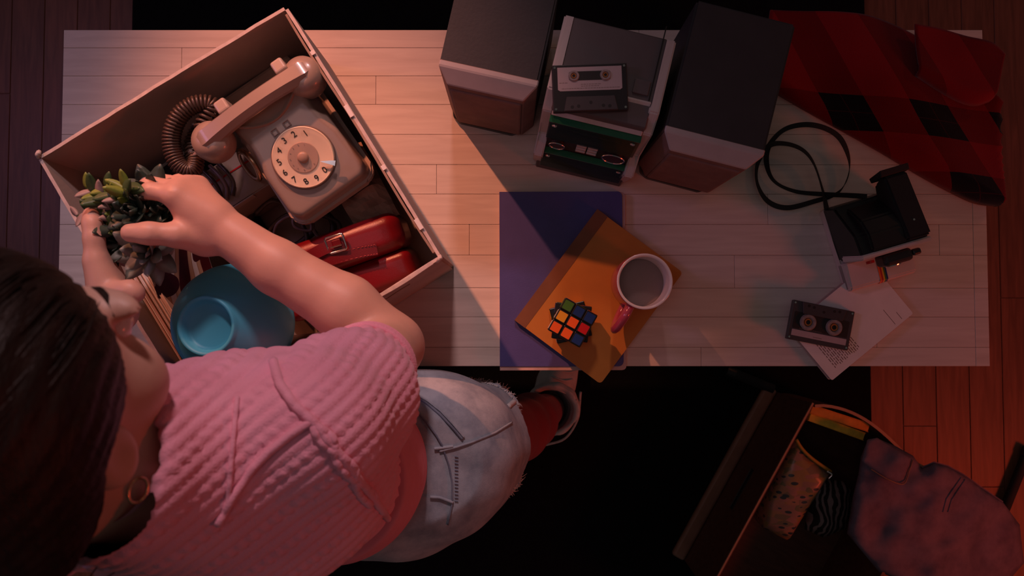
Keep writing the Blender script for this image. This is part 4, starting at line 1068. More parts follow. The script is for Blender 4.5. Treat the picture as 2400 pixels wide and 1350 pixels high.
# right hand
kn = WP([(412, 460, 1.098), (420, 447, 1.084), (440, 437, 1.068), (466, 436, 1.050)])
for k, r_ in zip(kn, (0.0155, 0.0150, 0.0145, 0.0135)): sd.cone(wrR.lerp(k, 0.12), 0.0215, k, r_, 0.012)
sd.cone(W(478, 560, 1.070), 0.020, W(455, 500, 1.082), 0.020, 0.015)
fing = [[(412, 460, 1.098), (352, 447, 1.098), (318, 458, 1.078), (306, 480, 1.062)], [(420, 447, 1.084), (350, 432, 1.078), (314, 446, 1.056), (304, 472, 1.040)],
        [(440, 437, 1.068), (372, 424, 1.052), (338, 440, 1.028), (328, 466, 1.014)], [(466, 436, 1.050), (418, 424, 1.030), (386, 432, 1.010), (374, 452, 1.000)]]
for q, r_ in zip(fing, (0.0098, 0.0100, 0.0094, 0.0084)):
    sd.chain(WP(q), [r_*1.18, r_*1.02, r_*0.95, r_*0.82], 0.004)
sd.chain(WP([(482, 560, 1.074), (415, 551, 1.096), (350, 547, 1.108), (306, 546, 1.110)]), [0.020, 0.0140, 0.0125, 0.0112], 0.008)
# left hand, on the far side of the plant
pL_ = W(240, 628, 1.088)
knl = WP([(226, 612, 1.092), (232, 606, 1.072), (240, 606, 1.054), (250, 612, 1.036)])
for k, r_ in zip(knl, (0.0150, 0.0145, 0.0140, 0.0130)): sd.cone(wrL.lerp(k, 0.1), 0.0215, k, r_, 0.012)
fl_ = [[(226, 612, 1.092), (220, 560, 1.094), (216, 525, 1.092), (214, 503, 1.088)], [(232, 606, 1.072), (228, 552, 1.068), (236, 518, 1.060), (250, 500, 1.052)],
       [(240, 606, 1.054), (240, 560, 1.044), (256, 530, 1.036), (274, 520, 1.030)], [(250, 612, 1.036), (256, 578, 1.024), (274, 556, 1.016), (290, 550, 1.012)]]
for q, r_ in zip(fl_, (0.0112, 0.0100, 0.0094, 0.0084)): sd.chain(WP(q), [r_*1.18, r_*1.04, r_*0.98, r_*0.86], 0.004)
sd.chain(WP([(262, 712, 1.088), (284, 688, 1.098), (306, 682, 1.102), (318, 688, 1.102)]), [0.018, 0.0135, 0.0120, 0.0105], 0.008)
# legs
sd.chain([hpR, knR, knR.lerp(anR, 0.35), anR], [0.092, 0.056, 0.052, 0.036], 0.03)
sd.chain([hpL, knL, knL.lerp(anL, 0.35), anL], [0.092, 0.056, 0.052, 0.036], 0.03)
fdR = Vector((0.36, 0.93, 0)).normalized(); fdL = Vector((-0.1, 1, 0)).normalized()
for an, fd in ((anR, fdR), (anL, fdL)): sd.cone(Vector((an.x, an.y, 0.055))-fd*0.03, 0.034, Vector((an.x, an.y, 0.045))+fd*0.15, 0.026, 0.02)
foot0 = Vector((anR.x, anR.y, 0.0126))
person, t_body = sdf_obj('person', sd, M['skin'], None, foot0)
tag(person, 'person in a pink cable knit sweater and denim shorts leaning over the cardboard box', 'person')
del sd
for s in (-1, 1):
    e = lathe([(0, 0.0115), (0.004, 0.0108), (0.0085, 0.0078), (0.0115, 0), (0.0085, -0.0078), (0, -0.0115)], 16); e.transform(Matrix.Translation(hd_(s*0.033, 0.0795, 0.003)) @ HM.to_4x4() @ Matrix.Rotation(R(-90), 4, 'X'))
    eo = obj('eye', e, M['mug_w'], person, smooth=True, world=True)
    e = disc(0.005, 0.0, 0.0025, seg=14); e.transform(Matrix.Translation(hd_(s*0.033, 0.0905, 0.001)) @ HM.to_4x4() @ Matrix.Rotation(R(-90), 4, 'X'))
    obj('iris', e, M['cord'], eo, world=True)
    q = [hd_(s*(0.014+0.030*t), 0.0935-0.016*t*t, 0.023+0.008*math.sin(3.0*t)) for t in np.linspace(0, 1, 8)]
    obj('eyebrow', sweep(q, [(-0.0006, -0.0022), (0.0006, -0.0022), (0.0006, 0.0022), (-0.0006, 0.0022)]), M['hair'], person, world=True)
    q = torus(0.0085, 0.0012, hd_(s*0.081, -0.010, -0.052), 24, 6, rot=HM @ Matrix.Rotation(R(75), 3, 'Y'))
    obj('earring', q, M['brass'], person, smooth=True, world=True, label='gold hoop earring')

# hair: one mass swept back over the ears and gathered low, with loose strands
hs_ = SDF((-0.62, -0.40, 1.22), (-0.10, 0.12, 1.70), 0.004)
hs_.ell(hd_(0, -0.020, 0.040), (0.088, 0.106, 0.096), HM, 0.02)
hs_.ell(hd_(0, -0.055, -0.010), (0.078, 0.074, 0.090), HM, 0.03)
hs_.chain([hd_(0, -0.105, -0.03), hd_(0.015, -0.135, -0.09), hd_(0.03, -0.13, -0.16)], [0.045, 0.040, 0.030], 0.03)
hs_.ell(hd_(0.004, 0.098, -0.040), (0.072, 0.070, 0.092), HM, 0.02, 's')
for s in (-1, 1): hs_.ell(hd_(s*0.088, 0.012, -0.048), (0.030, 0.036, 0.046), HM, 0.012, 's')
def hdisp(V, N):
    p = (V-np.array(Cn))@np.array(HM); a = np.arctan2(p[:, 0], p[:, 2]+0.02)
    return 0.0008*np.sin(a*46+3*np.sin(p[:, 1]*40))+0.0004*np.sin(a*91+p[:, 1]*25)
hair, _ = sdf_obj('hair', hs_, M['hair'], person, disp=hdisp)
del hs_
sb = bmesh.new(); rnd = random.Random(5)
for k in range(60):
    x = rnd.uniform(-0.03, 0.05); a = hd_(x, -0.10-rnd.uniform(0, .03), -0.06); b_ = a+Rh*(0.03+rnd.uniform(-.02, .03))-Uh*0.05-Fh*0.01
    c = b_+Vector((rnd.uniform(0.0, 0.05), rnd.uniform(-0.03, 0.02), -0.03)); d = c+Vector((rnd.uniform(0.0, 0.06), rnd.uniform(-0.02, 0.03), rnd.uniform(-0.03, 0.005)))
    q = path([a, b_, c, d], 5); sweep(q, circ(0.0016, 4), sb, radii=[1.2-0.9*i/(len(q)-1) for i in range(len(q))])
for k in range(70):
    a0 = rnd.uniform(-1.25, 1.25); y0 = 0.065-rnd.uniform(0, 0.03)
    q = []
    for i in range(7):
        t = i/6; ang = a0*(1-0.25*t); y = y0-0.19*t; rr_s = 0.094*math.sqrt(max(0.05, 1-((y+0.02)/0.118)**2))
        q.append(hd_(rr_s*0.93*math.sin(ang), y, 0.038+rr_s*1.02*math.cos(ang)))
    q = path(q, 3); sweep(q, circ(0.0011, 4), sb, radii=[0.4+0.9*math.sin(math.pi*i/(len(q)-1)) for i in range(len(q))])
for k in range(46):
    a = W(300+rnd.uniform(-25, 25), 1120+rnd.uniform(-35, 40), 1.405); b_ = W(360+rnd.uniform(-30, 30), 1165+rnd.uniform(-40, 35), 1.385)
    e_ = rnd.random(); d = W(400+90*e_+rnd.uniform(-20, 20), 1185-105*e_+rnd.uniform(-25, 35), 1.372); c = b_.lerp(d, 0.5)+Vector((0, -0.006, 0.006))
    q = path([a, b_, c, d], 5); sweep(q, circ(0.0017, 4), sb, radii=[1.2-1.05*i/(len(q)-1) for i in range(len(q))])
tag(obj('hair_strands', sb, M['hair'], person, smooth=True, world=True), kind='stuff')

# ------------------------------------------------------------------ sweater
RD = np.array((0.815, 0.58)); RN = np.array((-0.58, 0.815))     # knit columns run along RD on plan
def kdisp(V, N):
    u = V[:, 0]*RN[0]+V[:, 1]*RN[1]+0.22*V[:, 2]; v = V[:, 0]*RD[0]+V[:, 1]*RD[1]-0.5*V[:, 2]
    w = 0.0108; c = u/w; f = c-np.floor(c)-0.5
    rope = 0.0023*np.sqrt(np.clip(1-(f/0.42)**2, 0, 1))
    odd = (np.floor(c).astype(int) % 3 == 0)
    braid = 0.0009*np.sin(2*np.pi*(v/0.012+np.where(odd, 1.0, 0.0)*np.sign(f)*0.5+f*0.6))*(np.abs(f) < 0.42)
    return rope+braid*odd
def sweater_sdf(grow):
    s = SDF((-0.58, -0.46, 0.86), (0.02, 0.08, 1.42), 0.0030)
    g = grow
    s.chain([nk+Vector((0, 0, 0.01)), ches, wst+Vector((0, 0, -0.02))], [0.064+g, 0.104+g, 0.096+g], 0.05)
    s.cone(shR, 0.056+g, shL, 0.056+g, 0.05); s.cone(ches+Vector((0.055, 0, 0)), 0.090+g, ches+Vector((-0.050, -0.075, 0)), 0.080+g, 0.04)
    for q in (-1, 1): s.ell(ches+Vector((q*0.062, 0.066+0.026*(q-1), 0.004)), (0.054+g, 0.045+g, 0.055+g), None, 0.03)
    s.chain([shR, shR.lerp(elR, 0.34)+Vector((0.004, -0.004, 0)), shR.lerp(elR, 0.58)], [0.058+g, 0.060+g, 0.046+g], 0.02)
    s.chain([shL, shL.lerp(elL, 0.6)], [0.060+g, 0.054+g], 0.03)
    # folds: across the back and at the sleeve seam
    for p, q, r_ in (((655, 930, 1.30), (530, 1180, 1.24), 0.006), ((735, 990, 1.285), (560, 1140, 1.25), 0.007), ((640, 850, 1.27), (655, 885, 1.285), 0.007), ((735, 990, 1.27), (810, 1100, 1.19), 0.008)):
        d0, d1 = ray(*p[:2]), ray(*q[:2]); s_ = []
    s.cut(wst+Vector((0.0, 0.0, 0.012)), Vector((0.05, -0.06, -1)))
    s.cut(shR.lerp(elR, 0.74), elR-shR) if False else None
    return s
sw = sweater_sdf(0.006)
sw.cone(nk+Vector((0, 0.012, 0.045)), 0.050, nk+Vector((0, 0.04, 0.12)), 0.09, 0.01, 's')
sweater_m = NT('pink_knit'); co = sweater_m.n('ShaderNodeTexCoord'); n1 = sweater_m.n('ShaderNodeTexNoise', i_Scale=14.0, i_Detail=3.0); sweater_m.l(co.outputs['Object'], n1.inputs['Vector'])
sweater_m.l(sweater_m.ramp(n1.outputs[0], [(0.3, (0.76, 0.29, 0.39)), (0.7, (0.86, 0.36, 0.47))]), sweater_m.b.inputs['Base Color']); setin(sweater_m.b, 'Roughness', 0.9); setin(sweater_m.b, 'Sheen Weight', 0.25)
n2 = sweater_m.n('ShaderNodeTexNoise', i_Scale=420.0, i_Detail=2.0); sweater_m.l(co.outputs['Object'], n2.inputs['Vector'])
bp = sweater_m.n('ShaderNodeBump', i_Strength=0.5, i_Distance=0.0015); sweater_m.l(n2.outputs[0], bp.inputs['Height']); sweater_m.l(bp.outputs[0], sweater_m.b.inputs['Normal'])
M['knit'] = sweater_m.m
swo, t_sw = sdf_obj('sweater', sw, M['knit'], person, disp=kdisp)
del sw
def draped(name, pl, r, m, trees, parent, off=0.0015, label=None, prof=None):
    q = drape(pl, trees, off, 10)
    if len(q) < 3: return None
    q = [q[0]]+[(q[i-1]+q[i]*2+q[i+1])/4 for i in range(1, len(q)-1)]+[q[-1]]
    return obj(name, sweep(q, prof or circ(r, 7)), m, parent, smooth=True, world=True, label=label)
# raised seams, a ridge for a shadow crease, and the thick cable that runs down the back
draped('sleeve_seam', [(640, 845), (655, 900), (690, 950), (735, 990), (775, 1040), (830, 1110), (880, 1175), (920, 1230)], 0.0042, M['knit'], [t_sw], person)
for ph_ in (0, 1):
    pl_ = [(735+16*math.sin(t*9+ph_*math.pi)+140*t, 990+12*math.cos(t*9+ph_*math.pi)*0.4+190*t) for t in np.linspace(0, 1, 22)]
    draped('cable_braid', pl_, 0.0040, M['knit'], [t_sw], person)
draped('back_seam', [(735, 985), (680, 1020), (630, 1060), (590, 1100), (545, 1165), (510, 1230)], 0.0036, M['knit'], [t_sw], person)
draped('shadow_crease', [(556, 930), (549, 1000), (540, 1100), (535, 1180)], 0.0022, M['knit'], [t_sw], person)  # ridge modelled in place of a shadow crease down the back
# ribbed cuffs and hem
cu_c = shR.lerp(elR, 0.66); ax = (elR-shR).normalized()
cf = bmesh.new(); rot = ax.to_track_quat('Z', 'Y').to_matrix()
for k in range(3): torus(0.051-0.001*k, 0.0045, cu_c+ax*(0.006*k-0.004), 44, 8, cf, rot)
obj('cuff', cf, M['knit'], person, smooth=True, world=True)
# undershirt
us = SDF((-0.42, -0.44, 0.84), (-0.02, -0.02, 1.08), 0.0035)
us.chain([ches, wst, wst+Vector((0.004, 0.004, -0.08))], [0.102, 0.106, 0.110], 0.02)
us.cut((0, 0, 1.06), (0, 0, 1)); us.cut((0, 0, 0.93), (0, 0, -1))
M['rib'] = mat('pink_rib', (0.72, 0.26, 0.33), 0.85, var=0.03)
uso, t_us = sdf_obj('undershirt', us, M['rib'], person, disp=lambda V, N: 0.0006*np.sin(V[:, 2]*2*np.pi/0.0045), relax=1)
del us

# ------------------------------------------------------------------ denim shorts
sh = SDF((-0.45, -0.46, 0.60), (0.16, -0.02, 1.00), 0.0034)
sh.chain([wst+Vector((0, 0, -0.01)), wst+Vector((0.004, 0.004, -0.05)), pel], [0.104, 0.108, 0.126], 0.02); sh.cone(hpR, 0.118, hpL, 0.118, 0.05)
hemR = hpR.lerp(knR, 0.50); hemL = hpL.lerp(knL, 0.50)
sh.cone(hpR, 0.112, hemR+Vector((0.012, 0.004, 0)), 0.094, 0.03); sh.cone(hpL, 0.112, hemL, 0.094, 0.03)
sh.ell(pel+Vector((0.03, -0.085, -0.03)), (0.10, 0.06, 0.09), None, 0.04)
sh.cut(wst+Vector((0, 0, -0.022)), Vector((0.16, 0.0, 1)))
axr = (knR-hpR).normalized()
sh.cut(hpR.lerp(knR, 0.37), Vector((axr.x*1.3, axr.y, axr.z)))
# hollow leg openings
sh.cone(hpR.lerp(knR, 0.30), 0.078, hpR.lerp(knR, 0.75), 0.092, 0.004, 's'); sh.cone(hpL.lerp(knL, 0.30), 0.078, hpL.lerp(knL, 0.75), 0.092, 0.004, 's')
def sdsp(V, N): return 0.0012*np.sin(V[:, 0]*70+V[:, 2]*55)+0.0010*np.sin(V[:, 1]*95+V[:, 0]*40)
sho, t_sh = sdf_obj('shorts', sh, M['denim'], person, disp=sdsp)
del sh
draped('side_seam', [(1030, 1058), (1070, 1048), (1110, 1035), (1160, 1015), (1200, 990)], 0.0017, M['denim'], [t_sh], person)
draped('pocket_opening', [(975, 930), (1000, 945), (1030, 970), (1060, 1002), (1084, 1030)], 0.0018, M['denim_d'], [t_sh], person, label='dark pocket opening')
draped('pocket_edge', [(978, 926), (1004, 941), (1034, 965), (1064, 997), (1088, 1026)], 0.0013, M['denim'], [t_sh], person)
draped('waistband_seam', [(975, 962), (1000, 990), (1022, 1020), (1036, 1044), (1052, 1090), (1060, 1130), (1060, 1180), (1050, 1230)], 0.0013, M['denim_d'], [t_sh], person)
draped('belt_loop', [(1008, 1165), (1030, 1166), (1062, 1178)], 0.0022, M['denim'], [t_sh], person)
draped('belt_loop', [(1018, 1052), (1036, 1050), (1062, 1046)], 0.0022, M['denim'], [t_sh], person)
stt = bmesh.new()
for k in range(14):
    q = drape([(1066, 1070+k*8), (1074, 1071+k*8)], [t_sh], 0.0012, 3)
    if len(q) > 2: sweep(q, circ(0.0009, 4), stt)
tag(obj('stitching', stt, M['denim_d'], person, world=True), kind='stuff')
# frayed hem: find the lower rim of the right leg and hang threads from it
axn = axr; up_ = axn.orthogonal().normalized(); vp_ = axn.cross(up_); fr_ = bmesh.new(); rr0 = random.Random(11); cen = hpR.lerp(knR, 0.35)
rim = []
for k in range(130):
    a = 2*math.pi*k/130; d = up_*math.cos(a)+vp_*math.sin(a); h = t_sh.ray_cast(cen+d*0.25, -d)
    if h[0] is not None: rim.append((h[0], d))
for p, d in rim:
    for _ in range(4):
        p0 = p-axn*0.004+d*0.0008+axn.cross(d)*rr0.uniform(-.003, .003); L_ = rr0.uniform(0.008, 0.016)*(1.9 if rr0.random() < 0.15 else 1.0); side = axn.cross(d)*rr0.uniform(-0.009, 0.009)
        sweep(path([p0, p0+axn*L_*0.5+side*0.4+d*0.003, p0+axn*L_+side+d*rr0.uniform(0, .008)], 2), circ(0.0007, 4), fr_, radii=[1.3, 1.2, 1.0, 0.8, 0.5])
tag(obj('frayed_threads', fr_, M['white_l'], person, world=True), kind='stuff')
if len(rim) > 10: obj('hem_roll', sweep([p+axn*0.001+d*(0.0012+0.0012*math.sin(i*0.9)) for i, (p, d) in enumerate(rim)]+[rim[0][0]], circ(0.0030, 6)), M['denim'], person, smooth=True, world=True)
draped('frayed_tuft', [(1192, 952), (1204, 942), (1212, 938)], 0.004, M['white_l'], [t_sh], person)

# ------------------------------------------------------------------ tights, sneakers
for (hp, kn_, an, nm) in ((hpR, knR, anR, 'r'), (hpL, knL, anL, 'l')):
    lo = [min(hp[i], kn_[i], an[i])-0.13 for i in range(3)]; hi = [max(hp[i], kn_[i], an[i])+0.13 for i in range(3)]; lo[2] = 0.05; hi[2] = 0.80
    tg_ = SDF(lo, hi, 0.005); tg_.chain([hp, kn_, kn_.lerp(an, 0.35), an], [0.0945, 0.0585, 0.0545, 0.0385], 0.03); tg_.cut((0, 0, 0.79), (0, 0, 1)); tg_.cut((0, 0, 0.085), (0, 0, -1))
    sdf_obj('tights', tg_, M['tights'], person, relax=2)
def sneaker(an, fd, lab):
    o = Vector((an.x, an.y, 0.0)); sdv = Vector((fd.y, -fd.x, 0))
    s = SDF((an.x-0.16, an.y-0.14, 0.006), (an.x+0.20, an.y+0.26, 0.24), 0.0034)
    s.chain([o-fd*0.045+Vector((0, 0, .055)), o+fd*0.06+Vector((0, 0, .058)), o+fd*0.15+Vector((0, 0, .044))], [0.040, 0.046, 0.036], 0.02)
    s.chain([o+Vector((0, 0, .06)), o+Vector((0.003, 0, .15)), o+fd*0.012+Vector((0, 0, .205))], [0.050, 0.056, 0.064], 0.02)
    s.cut((0, 0, 0.034), (0, 0, -1)); s.cut(o+Vector((0, 0, 0.195)), Vector((0, 0, 1))-fd*0.55)
    s.cone(o+Vector((0, 0, .10)), 0.044, o+fd*0.005+Vector((0, 0, .25)), 0.058, 0.006, 's')
    up, t_up = sdf_obj('sneaker', s, M['white_l'], person, disp=lambda V, N: 0.0016*np.sin(V[:, 2]*150+V[:, 0]*60)+0.0012*np.sin(V[:, 0]*130-V[:, 1]*90))
    up['label'] = lab
    pl = []
    for k in range(40):
        a = 2*math.pi*k/40; c, s_ = math.cos(a), math.sin(a); L_ = 0.165 if c > 0 else 0.082; pl.append(tuple((o+fd*(c*L_*(1-0.06*abs(s_)))+sdv*(s_*0.047))[:2]))
    sm = prism(pl, 0.0128, 0.036, 0.004, 2)
    obj('sole', sm, M['rubber'], up, world=True)
    for k in range(4):
        c0 = o+fd*(0.055+k*0.022)+Vector((0, 0, 0.118-k*0.014))
        obj('lace', tube([c0-sdv*0.030+Vector((0, 0, -0.012)), c0-sdv*0.01+Vector((0, 0, 0.004)), c0+sdv*0.012+Vector((0, 0, 0.004)), c0+sdv*0.032+fd*0.01+Vector((0, 0, -0.012))], 0.0028, 6), M['white_l'], up, smooth=True, world=True)
    # loose tongue and dangling laces at the opening
    tp = [o+fd*(0.050+0.010*t)+Vector((0, 0, 0.12+0.10*t)) for t in np.linspace(0, 1, 8)]
    obj('tongue', sweep(tp, [(-0.030, -0.003), (0.030, -0.003), (0.026, 0.003), (-0.026, 0.003)], up=fd), M['white_l'], up, smooth=True, world=True)
    for k in range(2):
        b0 = o-fd*(0.02+0.02*k)+sdv*(0.052+0.006*k)
        obj('loose_lace', tube([b0+fd*0.09+Vector((0, 0, .17)), b0+fd*0.04+sdv*0.016+Vector((0, 0, .13)), b0-fd*0.02+sdv*0.010+Vector((0, 0, .08)), b0-fd*0.06-sdv*0.030+Vector((0, 0, .05))], 0.0030, 6), M['white_l'], up, smooth=True, world=True)
    return up
sneaker(anR, fdR, 'crumpled white high-top sneaker'); sneaker(anL, fdL, 'white sneaker under the body')

# ================================================================== POTTED SUCCULENT held between the hands
pc0 = W(322, 560, 1.03)
pt = thing('potted_plant', 'small potted succulent arrangement held in both hands over the box', 'plant', (pc0.x, pc0.y, 0.985))
obj('pot', lathe([(0, 0), (0.026, 0), (0.030, 0.004), (0.036, 0.050), (0.0375, 0.054), (0.0345, 0.054), (0.033, 0.048), (0, 0.046)], 36), M['mug_w'], pt, smooth=True, auto=40)
obj('soil', lathe([(0, 0.049), (0.033, 0.047)], 24), M['cord'], pt)
leafm = [mat('leaf_dark', (0.035, 0.055, 0.040), 0.45, var=0.25, vs=40), mat('leaf_grey', (0.19, 0.20, 0.17), 0.5, var=0.2, vs=40), mat('leaf_green', (0.055, 0.10, 0.030), 0.45, var=0.25, vs=40), mat('leaf_lime', (0.20, 0.26, 0.035), 0.45, var=0.2, vs=40), mat('leaf_pink', (0.34, 0.24, 0.21), 0.5, var=0.2, vs=40)]
def leaf_mesh(L, w, th, cup, m):
    b = bmesh.new(); rows = []
    for i in range(7):
        t = i/6; ww = w*math.sin(math.pi*min(0.97, 0.10+0.86*t**0.85))**0.8 if i < 6 else w*0.10
        x = L*t; z0 = cup*(t*t); tt = th*(1-0.6*t)
        rows.append([b.verts.new((x, -ww/2, z0+0.25*ww*0.4)), b.verts.new((x, 0, z0-tt)), b.verts.new((x, ww/2, z0+0.25*ww*0.4)), b.verts.new((x, 0, z0+tt*0.45))])
    for a, c in zip(rows, rows[1:]):
        for j in range(4): b.faces.new((a[j], a[(j+1) % 4], c[(j+1) % 4], c[j]))
    b.faces.new(rows[0][::-1]); b.faces.new(rows[-1])
    bmesh.ops.recalc_face_normals(b, faces=b.faces)
    me = bpy.data.meshes.new('leaf'); b.to_mesh(me); b.free(); me.materials.append(m); me.polygons.foreach_set('use_smooth', [True]*len(me.polygons)); return me
lmD, lmG, lmN, lmL, lmP = [leaf_mesh(*a, leafm[i]) for i, a in enumerate(((0.034, 0.022, 0.004, 0.012), (0.034, 0.020, 0.004, 0.010), (0.024, 0.013, 0.002, 0.004), (0.022, 0.011, 0.002, 0.004), (0.020, 0.010, 0.002, 0.004)))]
inv0 = Matrix.Translation(-pt.location); rl = random.Random(3)
def leaf(me, p, dirv, sc=1.0, roll=0.0):
    o = bpy.data.objects.new('leaf', me); link(o, pt)
    x = dirv.normalized(); z = Vector((0, 0, 1))-x*x.z
    z = z.normalized() if z.length > 1e-3 else x.orthogonal().normalized(); y = z.cross(x)
    mm = Matrix((x, y, z)).transposed() @ Matrix.Rotation(roll, 3, 'X')
    o.location = p-pt.location; o.rotation_euler = mm.to_euler(); o.scale = (sc, sc, sc); return o
def rosette(px, py, z, me, n, sc, tilt=Vector((0, 0, 1)), rows=3):
    c = W(px, py, z); q = tilt.normalized().to_track_quat('Z', 'Y').to_matrix()
    for r_ in range(rows):
        for k in range(max(3, n-2*r_)):
            a = 2*math.pi*(k+0.5*r_)/max(3, n-2*r_)+rl.uniform(-.1, .1); el = R(8+28*r_)+rl.uniform(-.08, .08)
            d = q @ Vector((math.cos(a)*math.cos(el), math.sin(a)*math.cos(el), math.sin(el)))
            leaf(me, c+q @ Vector((0, 0, 0.004*r_))+d*0.004, d, sc*(1-0.2*r_))
rosette(356, 458, 1.072, lmD, 8, 1.0, Vector((-0.1, 0.3, 1)))
rosette(328, 498, 1.078, lmD, 9, 1.0, Vector((0, 0, 1)))
rosette(352, 586, 1.070, lmG, 8, 1.15, Vector((0.1, -0.45, 1)))
rosette(390, 492, 1.072, lmD, 7, 0.8, Vector((0.4, 0, 1)))
rosette(280, 575, 1.060, lmD, 7, 0.65, Vector((-0.5, -0.3, 1)))
def sprig(pts, n, mes, sc):
    q = path(WP(pts), 6); obj('stem', sweep(q, circ(0.0012, 5)), leafm[2], pt, world=True)
    for k in range(n):
        i = int((k+1)*(len(q)-1)/n); T_ = (q[i]-q[max(0, i-1)]).normalized(); s_ = T_.cross(Vector((0, 0, 1)))*(1 if k % 2 else -1)
        leaf(mes[k % len(mes)], q[i], T_*0.5+s_*0.9+Vector((0, 0, rl.uniform(0.0, 0.6))), sc*rl.uniform(0.8, 1.15))
sprig([(320, 530, 1.06), (270, 490, 1.085), (235, 462, 1.09), (205, 442, 1.09)], 12, [lmN, lmP, lmL], 0.95)
sprig([(330, 520, 1.06), (300, 470, 1.095), (292, 445, 1.10), (300, 436, 1.10)], 10, [lmL, lmN], 1.0)
sprig([(310, 540, 1.06), (260, 505, 1.085), (225, 490, 1.08), (182, 506, 1.06)], 10, [lmP, lmN, lmP], 0.85)
sprig([(320, 520, 1.06), (285, 480, 1.09), (262, 458, 1.095), (250, 440, 1.09)], 10, [lmN, lmP, lmL], 0.9)
sprig([(310, 560, 1.06), (265, 540, 1.085), (248, 520, 1.08)], 9, [lmP, lmD, lmN], 0.7)
sprig([(310, 570, 1.06), (268, 600, 1.07), (262, 625, 1.05)], 8, [lmD, lmG], 0.6)
for px_, py_ in ((357, 577), (352, 585), (346, 496)):
    p = W(px_, py_, 1.085); obj('bud', lathe([(0, -0.004), (0.003, -0.002), (0.0035, 0.001), (0, 0.005)], 10), M['amber'], pt, loc=p-pt.location, smooth=True)
# ================================================================== CARTON ON THE FLOOR WITH ITS CONTENTS
ZT = 0.25
a0, a1 = W(1903, 943, ZT), W(1775, 1176, ZT)
dv = (a1-a0).normalized(); du = Vector((-dv.y, dv.x, 0))
if du.x < 0: du = -du
Lb, Wb = 0.50, 0.335
tc = a0+dv*Lb/2+du*Wb/2; rz = math.atan2(du.y, du.x)
tk = thing('storage_crate', 'dark brown wooden crate on the floor filled with clothes', 'crate', (tc.x, tc.y, 0.0126), rz)
hX, hY = Wb/2, Lb/2; zt = ZT-0.0126
M['crate'] = wood('crate_brown', (0.085, 0.030, 0.018), (0.13, 0.05, 0.03), 0.55, axis=(3, 14, 14))
M['crate_e'] = mat('crate_edge', (0.42, 0.24, 0.15), 0.5)
obj('bottom', box(Wb-0.004, Lb-0.004, 0.006, (0, 0, 0.003)), M['crate'], tk)
obj('side_panel', box(0.008, Lb, zt-0.002, (-hX+0.004, 0, zt/2), 0.001, 1), M['crate'], tk)
obj('side_panel', box(0.008, Lb, zt-0.002, (hX-0.004, 0, zt/2), 0.001, 1), M['crate'], tk)
# the far end bows outward
for s, bowv in ((1, 0.030), (-1, 0.012)):
    pts = [Vector((-hX+0.010+(Wb-0.020)*t, s*(hY-0.004)+s*bowv*math.sin(math.pi*min(1, t*1.25)**0.8 if t < .8 else math.pi), zt/2-0.001)) for t in np.linspace(0, 1, 20)]
    obj('end_panel', sweep(pts, [(-0.003, -zt/2+0.001), (0.003, -zt/2+0.001), (0.003, zt/2), (-0.003, zt/2)], up=(0, 0, 1)), M['crate'], tk)
    obj('end_rim', sweep([p+Vector((0, 0, zt/2+0.001)) for p in pts], [(-0.0034, -0.0008), (0.0034, -0.0008), (0.0034, 0.0008), (-0.0034, 0.0008)], up=(0, 0, 1)), M['crate_e'], tk)
obj('side_rim', box(0.0042, Lb, 0.0016, (-hX+0.003, 0, zt), 0.0003, 1), M['crate_e'], tk)
M['skirt'] = mat('skirt_tan', (0.24, 0.125, 0.085), 0.5)
obj('base_board', box(0.036, Lb+0.006, 0.020, (-hX-0.0182, 0, 0.010), 0.008, 3), M['skirt'], tk, label='lighter brown base board')
obj('hand_slot', box(0.003, 0.11, 0.018, (-hX-0.0002, -0.01, zt*0.52), 0.004, 2), M['ink'], tk)
# two yellow books along the far end
for k, (c_, m_, lab) in enumerate(((((1907, 949), (2046, 993), (2031, 1013), (1895, 968)), 'b_or', 'orange book standing against the end of the brown crate'), (((1901, 968), (2031, 1017), (2024, 1031), (1893, 986)), 'b_ye', 'yellow book standing beside the orange book in the crate'))):
    zk = 0.235-0.012*k; Q = WP([(x_, y_, zk) for x_, y_ in c_]); m_ctr = (Q[0]+Q[1]+Q[2]+Q[3])/4; d_ = (Q[1]-Q[0])+(Q[2]-Q[3]); rz2 = math.atan2(d_.y, d_.x)
    L_ = d_.length/2; w_ = 0.021 if k == 0 else 0.019
    M['b_or'] = mat('orange_pages', (0.70, 0.32, 0.05), 0.7, var=0.15, vs=60); M['b_ye'] = mat('yellow_pages', (0.80, 0.54, 0.06), 0.7, var=0.15, vs=60)
    bk_ = thing('book', lab, 'book', (m_ctr.x, m_ctr.y, 0.0192), rz2, 'books in the crate')
    obj('page_block', box(L_-0.002, w_-0.002, zk-0.0205, (0, 0, (zk-0.0205)/2), 0.001, 1), M[m_], bk_)
    for s in (-1, 1): obj('cover', box(L_, 0.001, zk-0.020, (0, s*(w_/2-0.0005), (zk-0.020)/2)), M[m_], bk_)
# floral zipped pouch
def floral():
    t = NT('floral_cloth'); co = t.n('ShaderNodeTexCoord'); vo = t.n('ShaderNodeTexVoronoi', i_Scale=34.0); mp = t.n('ShaderNodeMapping'); mp.inputs['Scale'].default_value = (1, 2.2, 1.4); mp.inputs['Rotation'].default_value = (0, 0, R(35))
    t.l(co.outputs['Object'], mp.inputs[0]); t.l(mp.outputs[0], vo.inputs['Vector'])
    base = t.ramp(vo.outputs['Color'], [(0.2, (0.30, 0.22, 0.09)), (0.5, (0.36, 0.20, 0.17)), (0.8, (0.16, 0.17, 0.09))])
    leaf = t.ramp(vo.outputs['Distance'], [(0.0, (1, 1, 1)), (0.30, (0, 0, 0))]); leaf.node.color_ramp.interpolation = 'CONSTANT'
    t.l(t.mix(leaf, base, (0.035, 0.06, 0.07)), t.b.inputs['Base Color']); setin(t.b, 'Roughness', 0.3); return t.m
